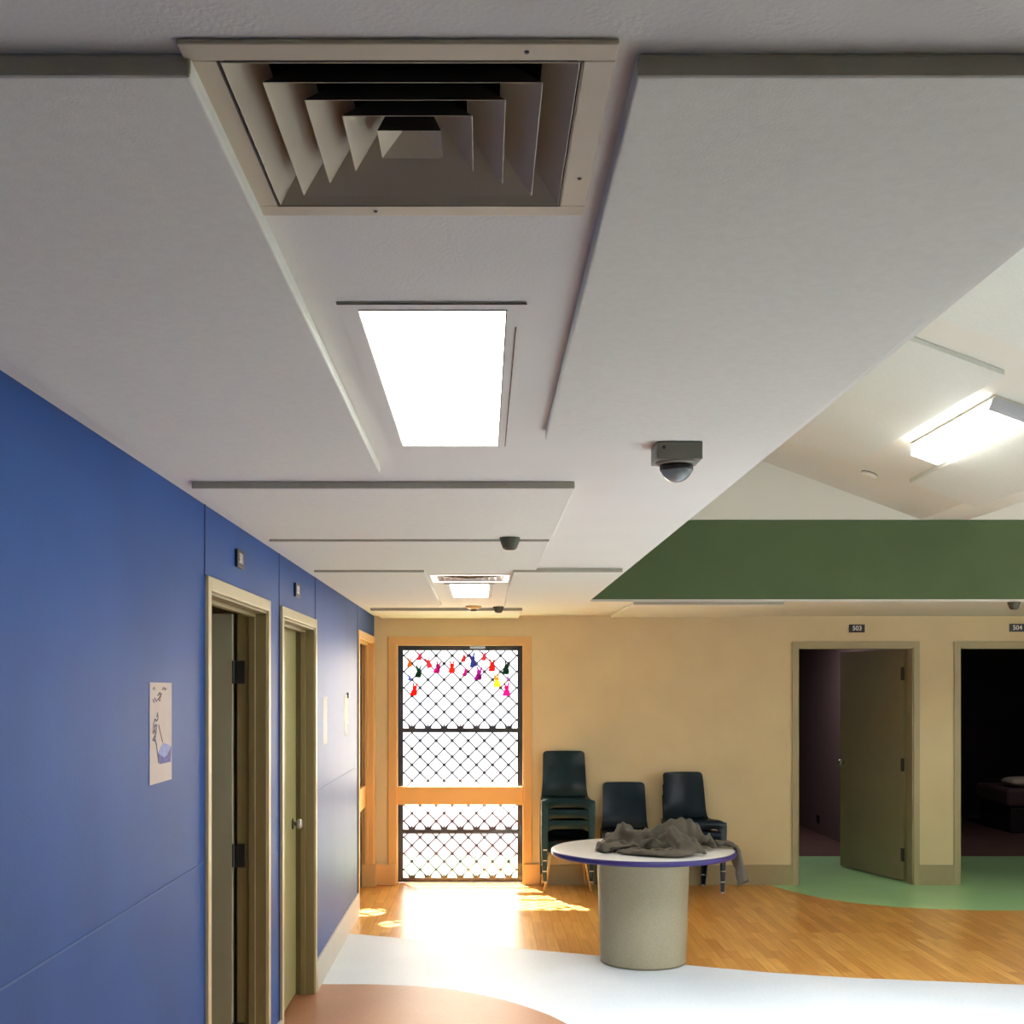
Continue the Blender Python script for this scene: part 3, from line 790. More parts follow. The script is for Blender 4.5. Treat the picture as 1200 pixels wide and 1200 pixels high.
# ---------------------------------------------------------------- round table
TX, TY = 1.048, 7.98
t = thing('round_table', 'round white table with violet edge on a speckled drum pedestal', 'table', (TX, TY, 0))
bm = BM(); lathe(bm, [(.588, .700), (.592, .702), (.592, .733), (.586, .735), (0, .735)], 0, 0, 96); o = obj('table_top', bm, M['laminate'], t); auto(o)
bm = BM(); lathe(bm, [(.5925, .7005), (.599, .705), (.601, .717), (.599, .730), (.5925, .7345)], 0, 0, 96)
e = obj('edge_band', bm, M['edge'], t, smooth=True)
bm = BM(); lathe(bm, [(.279, .012), (.301, .690), (.298, .7)], 0, 0, 72); o = obj('pedestal', bm, M['pedestal'], t); auto(o)
bm = BM(); lathe(bm, [(.274, 0), (.280, .004), (.2795, .013)], 0, 0, 72); o = obj('base_ring', bm, M['pbase'], t); auto(o)

# ---------------------------------------------------------------- jacket
def garment():
    c = .0175; cells = set()
    for i in range(-46, 46):
        for j in range(-40, 2):
            x = (i+.5)*c; y = (j+.5)*c
            body = abs(x) < .27 and -.66 < y <= .02 and not (abs(x) < .06 and y > -.03)
            sl = abs(x) >= .27 and abs(x) < .76 and -.19+.06*(abs(x)-.27) < y < -.0
            if body or sl: cells.add((i, j))
    idx = {}; F = []
    def vid(i, j, l):
        n = sum(a in cells for a in [(i-1, j-1), (i, j-1), (i-1, j), (i, j)])
        y = j*c; x = i*c; openb = (y < -.62) or abs(x) > .74
        k = (i, j, 0 if (n < 4 and not openb) else l)
        if k not in idx: idx[k] = len(idx)
        return idx[k]
    for (i, j) in sorted(cells):
        for l in (0, 1):
            q = [vid(i, j, l), vid(i+1, j, l), vid(i+1, j+1, l), vid(i, j+1, l)]
            F.append(q if l == 1 else q[::-1])
    return F
# cloth folds: steps between neighbouring points in half millimetres, one list per axis
JACKET_X = [-241, -8, 25, -33, -29, 19, -25, 56, -28, -23, -27, 58, -28, -20, -30, 59, -30, -10, -15, 37, -32, -11, -20, 44, -32, -6, -28, 49, -31, -12, -16, 40, -21,
-25, -19, 35, -14, -29, 196, 27, -40, 31, -53, 32, -47, 32, -47, 30, -43, 24, -46, 25, -45, 26, -46, 10, 156, 27, -46, 38, -56, 34, -45, 25, -40, 32, -53,
34, -45, 23, -45, 25, -45, 5, 160, 26, -45, 26, -40, 24, -38, 21, -40, 20, -35, 28, -43, 24, -42, 21, -41, 0, 166, 18, -37, 14, -30, 21, -35, 13, -32,
11, -25, 14, -36, 22, -36, 18, -38, 0, 152, 33, -5, -32, 24, -23, 3, -20, 14, -34, 12, -32, 22, -33, 14, -34, 17, -31, 16, -34, 1, 165, 14, -27, 14, -17,
4, -24, 10, -28, 12, -29, 19, -36, 18, -35, 16, -32, 14, -31, 5, 171, 13, -25, 10, -32, 16, -28, 12, -32, 19, -32, 18, -32, 14, -30, 9, -27, 9, -31, 10,
175, 11, -37, 20, -30, 12, -35, 17, -35, 18, -30, 11, -28, 12, -28, 12, -23, 7, -31, 12, 176, 11, -37, 19, -38, 19, -34, 12, -31, 11, -22, 11, -28, 12,
-29, 14, -31, 13, -31, 13, 173, 10, -34, 18, -38, 19, -33, 11, -29, 10, -24, 13, -28, 10, -27, 13, -31, 14, -31, 12, 167, 12, -38, 25, -37, 17, -32, 13,
-33, 14, -31, 17, -27, 15, -34, 18, -30, 14, -31, 9, 159, 15, -44, 26, -27, 15, -36, 17, -30, 17, -31, 15, -30, 21, -36, 18, -30, 14, -31, 4, 152, 18,
-47, 41, -42, 25, -41, 21, -28, 11, -26, 20, -31, 15, -30, 17, -29, 11, -30, 0, 146, 19, -50, 51, -58, 41, -35, 14, -29, 8, -20, 9, -19, 15, -38, 18, -23,
11, -30, -3, 140, 23, -53, 56, -58, 42, -33, 12, -32, 9, -18, 3, -24, 21, -27, 15, -30, 17, -28, -6, 116, 19, -23, 53, -58, 40, -29, 9, -31, 9, -20, -1,
-13, 10, -19, 7, -21, 12, -19, -9, 111, 28, -38, 40, -33, 21, -12, 5, -25, 1, -11, 3, -20, 0, -11, 0, -9, 1, -8, -9, 120, 20, -52, 47, -37, 28, -29, 16,
-14, -6, -6, -6, -8, -3, -8, -5, -6, -2, -7, -6, 109, 32, -63, 57, -47, 34, -32, 12, -17, 6, -8, -5, -5, -6, -7, -3, -11, -1, -6, -4, 96, 44, -70, 39,
-30, 27, -23, 17, -17, 6, -20, 11, -17, 8, -13, 4, -8, -2, -5, -3, 66, 36, -64, 38, -35, 50, -37, 30, -22, 20, -21, 20, -17, 15, -12, 10, -9, 7, -5, 5,
-16, 1, 24, -4, 27, -52, 41, -31, 45, -32, 32, -19, 28, -21, 29, -19, 24, -14, 15, -6, 15, -6, 13, -95, 20, 12, 8, -14, 39, -35, 39, -22, 37, -20, 37,
-23, 34, -24, 41, -26, 34, -16, 30, -11, 24, -190, 30, 7, 28, 9, 24, -22, 38, -21, 39, -19, 43, -24, 43, -22, 44, -23, 41, -19, 38, -18, 31, -246, 38,
-19, 54, -19, 50, -21, 36, -13, 42, -15, 44, -18, 47, -21, 47, -22, 46, -22, 48, -25, 27, -262, 27, -20, 44, -26, 60, -22, 47, -24, 47, -14, 43, -10, 42,
-11, 42, -12, 41, -13, 44, -26, 32, -255, 56, -21, 57, -31, 29, -10, 69, -63, 86, -61, 94, -61, 88, -56, 57, -26, 72, -32, 82, -28, 70, -1127, -20, -18,
73, -107, -27, 4, 55, -6, 76, -113, 49, 19, 8, -43, 76, 2, -26, 71, -3, -19, 54, -2, -22, 60, -4, -23, 76, -12, -10, 77, -11, -9, 58, 4, -26, 62, 1, -34,
67, -10, -22, 38, 15, -15, 34, 11, -32, 31, 47, -16, 45, 24, -10, 14, 50, -12, -46, 75, -16, -47, 37, 4, 2, 19, 17, 4, -8, 20, 19, 1, -9, 37, 0, 10, 29,
-7, 10, 27, -18, -31, 67, -17, -37, 81, -37, 67, -29, 64, -34, 66, -68, 96, -62, 98, -62, 94, -71, 69, -37, 68, -38, 84, -43, 92, -24, 75, -31, 35, 14,
-1232, -29, -23, -10, 39, -34, 84, -33, 86, -26, 76, -24, 66, -23, 72, -15, 68, -11, 42, -5, 44, -31, 57, -20, 57, -20, 37, 2, 34, -26, 42, 13, 42, 4,
-3, 36, -24, 43, -2, 46, -6, 42, -19, 51, -18, 32, 4, 1, 51, 4, 24, -49, 79, -63, 89, -63, 74, -51, 81, -60, 68, -35, 88, -56, 90, -51, 76, -43, 49, -32,
78, -38, 86, -41, 90, -38, 48, -20, 37, -1242, -17, -10, -22, 59, -34, 92, -39, 87, -33, 77, -25, 82, -13, 69, -6, 39, -16, 59, -18, 38, -10, 52, -28,
52, -14, 46, -12, 37, 1, 30, 0, 27, 4, -7, 39, 1, 26, 9, 43, -14, 51, -15, 32, -10, 3, 48, 4, 43, 16, 29, -37, 74, -62, 48, -51, 65, -55, 45, -20, 73,
-36, 84, -43, 87, -56, 85, -50, 76, -42, 88, -31, 69, -27, 56, -48, 57, -27, 35, -1251, 14, -22, 15, 52, -36, 81, -34, 62, -25, 73, -12, 86, 3, 61, -12,
50, -20, 22, -8, 45, 6, 30, -11, 52, -32, 37, 5, 29, 5, 29, 9, 7, 8, 15, 17, 5, 29, 5, 37, -3, 30, -6, -1, 44, -1, 56, 11, 40, -4, 38, -4, 54, -54, 19,
-40, 29, -17, 27, -12, 61, -19, 68, -31, 58, -26, 70, -36, 105, -45, 82, -24, 53, -30, 39, -39, 36, -11, 24, -1248, 50, -49, 54, 45, -11, 45, -19, 40,
-17, 90, -25, 115, -33, 49, -2, 37, -10, 12, -4, 43, -3, 42, -10, 58, -23, 11, 6, 28, 7, 22, 29, -13, 22, 13, 11, 21, 13, 17, 9, 34, -22, 23, 19, 42, 3,
57, 6, 25, 13, 35, -4, 58, -45, 27, -57, 24, -7, 18, 0, 29, -3, 31, -2, 47, -14, 77, -30, 98, -24, 80, -41, 40, -16, 14, -13, 34, -8, 33, -1259, 70, -65,
70, 43, 5, 18, 8, 45, -30, 92, -22, 77, -28, 52, -34, 76, -35, 68, -36, 44, -21, 77, -29, 19, -11, 23, 6, 24, 11, 5, 39, -9, 49, -7, 28, 14, -10, 75, -35,
86, -69, 22, 11, 56, -3, 41, 9, 35, 6, 55, -9, 65, -36, 6, -33, 42, -25, 25, -7, 0, 7, 32, -9, 35, 2, 82, -23, 74, -15, 56, -23, 38, -8, 39, -19, 43, -22,
22, -1253, 68, -61, 68, 44, -9, 58, -11, 79, -35, 77, -31, 42, -35, 89, -39, 73, -32, 47, -17, 56, -21, 62, -57, 19, -2, 33, 2, 18, 17, 15, 21, 6, 19,
10, 36, 35, -32, 114, -78, 106, -70, 30, -21, 72, -19, 51, -10, 60, 4, 82, -19, 26, -37, 49, -31, 49, -28, 31, -26, 21, -21, 28, -2, 59, -12, 53, 2, 53,
-14, 38, -5, 57, -21, 48, -2, 31, -27, 28, -1256, 56, -51, 49, 64, -10, 85, -9, 77, -36, 53, -33, 30, -41, 98, -35, 80, -38, 77, -46, 85, -87, 48, -34,
48, -13, 39, -5, 39, -5, 23, 6, 29, 7, 18, 27, 37, -35, 88, -52, 81, -50, 59, -37, 54, -22, 70, -20, 76, -1, 90, -25, 27, -39, 70, -37, 59, -34, 14, -20,
41, -29, 25, 4, 40, 10, 29, 3, 26, 3, 45, -9, 50, 3, 43, 2, 18, -17, 25, -1257, 51, -42, 35, 82, -10, 94, -30, 80, -39, 24, -22, 41, -38, 105, -37, 93,
-52, 111, -121, 66, -41, 47, -13, 55, -34, 47, -12, 46, -9, 28, -4, 43, -3, 43, 4, 30, -9, 41, -15, 48, -21, 58, -20, 53, -44, 73, -19, 87, -8, 67, -29,
58, -37, 70, -42, 43, -18, 30, -27, 54, -18, 33, -2, 35, -2, 9, 10, 25, -1, 46, -2, 43, 7, 30, 1, 10, 8, 22, -1249, 50, -51, 39, 89, -14, 85, -51, 68,
-38, 37, -38, 78, -37, 99, -38, 124, -113, 75, -52, 44, -10, 43, -14, 33, -18, 54, -19, 45, -7, 43, -10, 42, 0, 41, -7, 43, -4, 37, -9, 44, -11, 49, -31,
64, -44, 83, -29, 72, -15, 54, -22, 58, -29, 74, -33, 30, -18, 52, -19, 44, 5, 41, -15, 29, -6, 17, -2, 22, 10, 40, 0, 28, 2, 14, 13, 19, 12, 18, -1200,
31, -73, 53, 74, -39, 59, -26, 48, -40, 89, -48, 84, -45, 106, -45, 120, -107, 58, -37, 59, -25, 30, 0, 38, -17, 43, -17, 56, -23, 53, -13, 58, -13, 40,
-8, 45, -1, 38, 2, 33, -10, 45, -13, 49, -15, 56, -15, 50, -16, 46, -11, 53, -32, 73, -23, 34, -20, 49, -1, 50, -15, 54, -21, 36, -13, 37, -7, 37, -19,
21, 6, 26, 3, 21, 8, 20, 11, 26, -1203, 46, -70, 10, 79, -41, 88, -57, 120, -66, 97, -61, 95, -57, 126, -91, 74, -59, 56, -31, 63, -32, 41, -22, 45, -13,
44, -9, 25, 1, 63, -20, 61, -15, 47, -10, 40, -5, 44, -10, 46, -7, 47, -13, 56, -14, 43, -11, 40, -11, 45, -13, 50, -16, 47, -17, 49, -20, 61, -8, 43,
-17, 40, -9, 38, -4, 31, 13, -28, 44, -8, 24, 12, 25, 30, 31, -1183, 24, -76, 5, 114, -71, 131, -72, 127, -72, 112, -70, 102, -76, 61, -57, 66, -39, 75,
-40, 48, -23, 54, -28, 51, -23, 45, -4, 21, 21, 43, -19, 41, -16, 50, -5, 44, -7, 44, -3, 54, -14, 65, -21, 61, -11, 37, -15, 45, -14, 41, -15, 51, -11,
44, -14, 44, -15, 49, -11, 40, -6, 39, -8, 41, -7, -7, 45, -20, 50, -19, 33, 4, -1093, 36, -118, 41, 134, -80, 121, -81, 134, -78, 107, -65, 46, -45, 52,
-34, 73, -36, 59, -21, 55, -20, 45, -22, 22, 10, 5, 11, 51, -13, 54, -15, 43, -8, 32, -5, 37, 1, 45, -2, 69, -13, 60, -20, 61, -20, 47, -11, 41, -10, 40,
-9, 39, -11, 41, -11, 40, -12, 47, -13, 39, -4, 44, -15, 1, 55, -21, 33, -7, 40, -16, 39, -7, -1062, 41, -131, 46, 98, -54, 100, -84, 131, -80, 69, -13,
16, -27, 56, -25, 55, -13, 52, -16, 50, -16, 51, -18, 17, 16, 30, -16, 52, -10, 39, -9, 41, -23, 41, 17, 13, 7, 44, 0, 68, -11, 52, -20, 60, -14, 56, -23,
52, -7, 41, -9, 32, -4, 28, -5, 36, -9, 38, -3, 37, -5, 43, 4, -7, 27, -9, 46, -13, 33, -18, 42, -7, -996, -24, -80, 4, 95, -62, 98, -65, 79, -53, 88,
-53, 44, -14, 53, -19, 64, -33, 52, -15, 53, -16, 38, 5, 38, -18, 60, -29, 45, -14, 43, -13, 41, -5, 16, 10, 26, 6, 44, 4, 51, -2, 49, -34, 80, -31, 82,
-22, 52, -13, 46, -11, 33, -7, 24, 0, 25, 3, 33, -3, 24, 8, 18, 17, 13, 23, 0, 26, -1, 34, -32, 43, -6, -1026, -2, -104, 33, 110, -75, 103, -70, 93, -51,
60, -41, 73, -43, 60, -21, 55, -23, 53, -27, 66, -19, 51, -12, 57, -30, 64, -33, 56, -26, 51, -10, 5, 7, 25, 14, 31, 8, 38, -5, 44, -22, 64, -26, 77, -31,
94, -24, 56, -16, 51, -13, 42, -13, 37, -7, 28, 0, 19, 5, 18, 13, 13, 19, 15, 21, 8, 22, 1, 25, -24, 32, 17, -1098, 45, -97, 28, 108, -77, 77, -40, 64,
-26, 57, -19, 57, -14, 44, -15, 42, -20, 53, -26, 56, -14, 55, -20, 58, -25, 54, -21, 53, -13, 11, 10, 30, 4, 13, 21, 24, 8, 30, -13, 38, 5, 46, -10, 75,
-35, 75, -26, 71, -20, 56, -15, 55, -17, 53, -12, 27, -4, 21, 0, 20, 7, 21, 11, 20, 11, 17, 15, -1, 13, 19, 15, 8, -1107, 40, -92, 35, 70, -35, 44, -16,
64, -29, 74, -7, 18, 25, 7, 6, 40, -13, 45, -19, 49, -13, 47, -16, 51, -16, 52, -21, 9, 23, 30, 3, 30, 2, 18, 5, 33, -6, 39, 2, 34, 2, 32, 9, 65, -30,
76, -36, 65, -26, 71, -20, 64, -16, 56, -16, 37, -10, 28, -6, 28, 0, 27, -3, 27, 7, 14, 14, 10, 15, 27, -13, 31, -2, 28, -23, 18, 29, -26, 19, 31, -26,
-1177, 5, -38, 20, 31, -14, 54, -17, 69, 3, -2, 30, 1, 31, 17, 25, 16, 14, 13, -7, 49, -13, 56, -10, 48, -11, 16, 14, 10, 24, 10, 23, 11, 26, 8, 15, 13,
8, 27, 15, 12, 3, 53, 13, 34, -8, 43, -6, 64, -43, 92, -26, 64, -18, 57, -18, 48, -16, 43, -14, 41, -10, 20, 3, 27, -2, 25, 12, 14, 14, 15, 1, 30, -3,
26, -12, 32, -10, 13, -1227, 26, -41, 32, 44, -12, 55, -2, 21, 27, -24, 44, -6, 31, 8, 30, 2, 19, 22, 19, 44, -36, 79, -8, 46, -5, 31, -7, 16, 22, 12,
22, 13, 20, 12, 19, 3, 20, 15, 16, 28, 0, 36, 10, 8, 29, 10, 25, 46, -33, 82, -18, 61, -19, 59, -21, 55, -16, 54, -15, 44, -13, 18, 9, 16, 4, 27, -1, 34,
2, 23, -1, 25, -11, 40, -13, 26, -25, 26, -1249, 39, -39, 38, 41, 4, 15, 34, -29, 38, -3, 37, -3, 24, 7, 20, 2, 30, 19, 25, 58, -41, 80, -8, 47, -9, 40,
-9, 43, -9, 24, 11, 21, 6, 25, 27, 1, 12, 27, 15, 16, 15, 18, 8, -1, 35, 14, 22, 52, -25, 60, -16, 60, -19, 61, -22, 74, -25, 60, -16, 46, -15, 30, -7,
26, 0, 25, 3, 32, -3, 34, -1, 31, -12, 8, 8, 2, -5, 31, -1278, 55, -40, 40, 15, 40, -29, 44, -13, 44, -9, 32, -3, 41, -15, 27, 11, 28, 39, -3, 55, -23,
63, -9, 54, -11, 52, -7, 25, 3, 28, 8, 32, -6, 44, 7, 16, 26, 11, 21, 3, 12, -5, 23, 10, 29, 26, 18, 34, -1, 43, -18, 56, -16, 68, -23, 60, -4, 55, -17,
50, -18, 26, 2, 27, 2, 30, -4, 25, -2, 32, -4, 49, -8, -3, 8, 12, -2, 28, -1306, 56, -33, 56, -27, 40, 2, 29, 0, 36, 0, 41, -15, 42, -6, 37, 13, -7, 68,
-31, 59, -15, 53, -18, 68, -11, 51, 4, 31, -10, 41, -6, 17, 13, 25, 16, 18, 23, 20, 5, 12, 11, 10, 17, 24, 12, 32, 8, 34, 6, 19, 1, 49, -8, 70, -12, 51,
-8, 38, -1, 32, 5, 28, 3, 26, 4, 13, 15, -6, 29, 17, 0, 49, -5, 22, 3, 8, 26, -10, -1314, 49, -15, 25, -1, 25, 8, 23, 7, 30, 10, 25, 9, 11, 36, -5, 53,
-23, 53, -8, 47, -19, 49, -15, 67, 0, 40, -1, 41, -8, 29, 4, 28, 7, 23, 12, 26, 13, 16, -9, 64, -19, 39, -1, 26, 7, 32, 6, 14, 18, 16, 21, 38, -16, 67,
-5, 47, -7, 25, 10, 36, -2, 42, 3, 35, -6, -12, 43, -23, 37, 10, 5, 45, -7, 65, -5, 58, 4, 3, -1371, 26, -24, 24, 30, -2, 18, 19, 14, 28, 12, 25, 12, -7,
64, -19, 53, -11, 50, -14, 41, -13, 52, -7, 48, 13, 27, 11, 20, 10, 29, 5, 29, 7, 30, 7, 7, 24, 37, -28, 65, -19, 57, -16, 36, 3, 29, 6, 20, 15, 3, 34,
34, -2, 49, -8, 37, -4, 31, 6, 30, 16, 42, 1, 7, 16, 5, 37, -38, 54, -9, 31, 23, -11, 72, 30, 36, 22, 16, -1429, 36, -38, 24, 46, -14, 44, -7, 33, 13,
22, 16, 26, -10, 50, -2, 42, -10, 41, -6, 46, -7, 46, 7, 28, 9, 16, 14, 16, 16, 36, 2, 38, 9, 31, 9, 16, 10, 18, -1, 45, -8, 31, 11, 59, -7, 22, 14, 22,
14, 24, 7, 38, -3, 28, 1, 28, 5, 46, -6, 46, 11, 11, 17, 20, 18, -22, 55, -28, 54, -18, 42, 1, 12, 86, 22, 5, 24, 15, -1434, 51, -40, 11, 48, -12, 53,
-17, 53, -16, 49, -15, 50, -13, 42, -7, 41, 1, 42, -8, 41, 6, 37, 6, 14, 16, 4, 19, 19, 19, 28, 30, 26, 8, 23, 12, 23, 13, 25, 16, -1, 15, 35, 7, 48, 0,
51, 5, 25, -1, 36, 1, 32, 1, 25, 9, 33, -5, 52, 10, 31, 1, 33, 6, -4, 37, -5, 33, -13, 49, -11, 22, 44, -4, 51, 27, 12, -2, 23, -1432, 60, -32, 4, 62,
-24, 58, -28, 57, -25, 52, -13, 32, 7, 52, -10, 32, 4, 36, -2, 32, 4, 29, 5, 16, 11, 18, 12, 23, 24, 23, 25, 13, 22, 13, 20, 28, 23, 29, 26, 7, 31, 20,
-30, 77, -7, 47, -5, 38, -1, 39, -1, 43, -1, 33, -4, 28, 20, 28, 26, 12, 8, 13, 27, 15, 15, 8, 26, -3, 32, 9, 16, 33, 11, 23, 10, 30, 12, 28, -1450, 60,
-46, 22, 43, 1, 33, 9, 32, 52, 55, 43, 21, 21, 33, 29, 27, 46, 37, 22, 43, 67, 64, 37, 41, 33, 36, 41, 50, 31, 38, 36, 25, 12, 21, 1, 27, 13, 15, 18, 18,
19, 12, 20, 13, 22, 6, 33, -2, 32, 6, 31, 30, -188, 21, 20, 9, 23, -1, 24, 11, 13, 14, 23, 11, 13, 17, 17, 7, 6, 21, -1, 20, 14, 29, -275, 26, 11, 13,
11, 16, 10, 14, 14, 9, 16, 7, 10, 15, 12, 10, 22, 5, 21, 25, 4, 43, -238, 19, -1, 17, 4, 12, 7, 7, 11, 5, 12, 5, 10, 9, 1, 16, -7, 41, -16, 44, -8, 43,
-139, 11, -4, 7, 1, 4, 5, -1, 9, -3, 11, -6, 12, -7, 11, 8, -11, 21, -17, 48, -24, 49, -26, 0, -6, -2, 1, -8, 4, -12, 10, -16, 14, -20, 19, -23, 16, -4,
-5, 12, -10, 17, -24, 31, 100, -11, -21, 3, -20, 5, -24, 12, -31, 17, -29, 18, -21, 9, -8, -3, 3, -7, 0, 1, -7, 137, -22, 5, -28, 12, -27, 15, -31, 16,
-25, 12, -19, 4, -9, -4, -15, 16, -10, 7, -11, 146, -30, 10, -27, 14, -29, 16, -31, 19, -25, 11, -24, 10, -20, 6, -11, 10, -6, -1, -7, 128, -16, 10, -23,
7, -22, 18, -31, 18, -23, 12, -27, 14, -28, 14, -21, 21, -27, 15, -7, 105, 9, 5, -20, 13, -33, 24, -33, 17, -23, 17, -30, 17, -34, 19, -35, 35, -25, 10,
-19, 97, 35, -1, -19, 17, -39, 26, -43, 27, -28, 23, -31, 13, -30, 23, -39, 35, -51, 32, -18, 95, -7, 41, -20, 19, -34, 16, -37, 34, -47, 36, -48, 29,
-29, 25, -42, 35, -59, 39, -19, 85, 7, 24, -52, 41, -26, 34, -35, 13, -24, 29, -44, 28, -42, 37, -46, 30, -48, 37, -22, 62, 3, 28, -48, 43, -44, 44, -39,
30, -18, 26, -27, 29, -40, 31, -47, 32, -54, 43, -31, 29, -11, 47, -28, 29, -28, 29, -42, 43, -28, 25, -39, 32, -19, 28, -31, 20, -34, 30, -29, -4, -22,
61, -48, 55, -29, 38, -49, 44, -40, 32, -16, 32, -51, 46, -32, 39, -57, 50, -36, -22, -27, 69, -50, 59, -29, 46, -56, 42, -19, 20, -31, 53, -62, 64, -50,
27, -47, 60, -42, -23, -32, 74, -55, 75, -44, 50, -52, 35, -12, 22, -25, 47, -63, 52, -45, 22, -43, 67, -45, -16, -36, 78, -63, 82, -54, 51, -47, 31, -13,
33, -36, 43, -49, 27, -52, 46, -40, 68, -42, -8, -38, 79, -72, 83, -69, 58, -39, 26, -24, 40, -48, 48, -69, 58, -59, 51, -37, 68, -35, 2, -40, 78, -72,
70, -65, 47, -38, 28, -44, 49, -65, 50, -53, 43, -36, 62, -43, 66, -24, 9, -39, 71, -84, 72, -69, 43, -41, 37, -54, 44, -63, 44, -44, 50, -36, 65, -41,
66, -15, 10, -2, -50, 65, -69, 36, -48, 40, -65, 42, -54, 45, -42, 55, -35, 67, -40, 67, -9, 7, -50, 56, -70, 34, -59, 46, -64, 41, -50, 47, -39, 58, -36,
68, -38, 67, -7, -3, -44, 46, -76, 42, -59, 42, -56, 37, -41, 47, -36, 58, -34, 62, -33, 65, -9, -21, -36, 42, -64, 35, -55, 36, -45, 31, -30, 52, -39,
63, -39, 61, -35, 64, -14, -43, -32, 48, -63, 38, -51, 28, -29, 32, -27, 50, -34, 57, -32, 59, -38, 62, -21, -89, 9, 51, -9, -65, 36, -39, 26, -18, 32,
-22, 49, -30, 56, -30, 57, -40, 33, -32, 52, ]
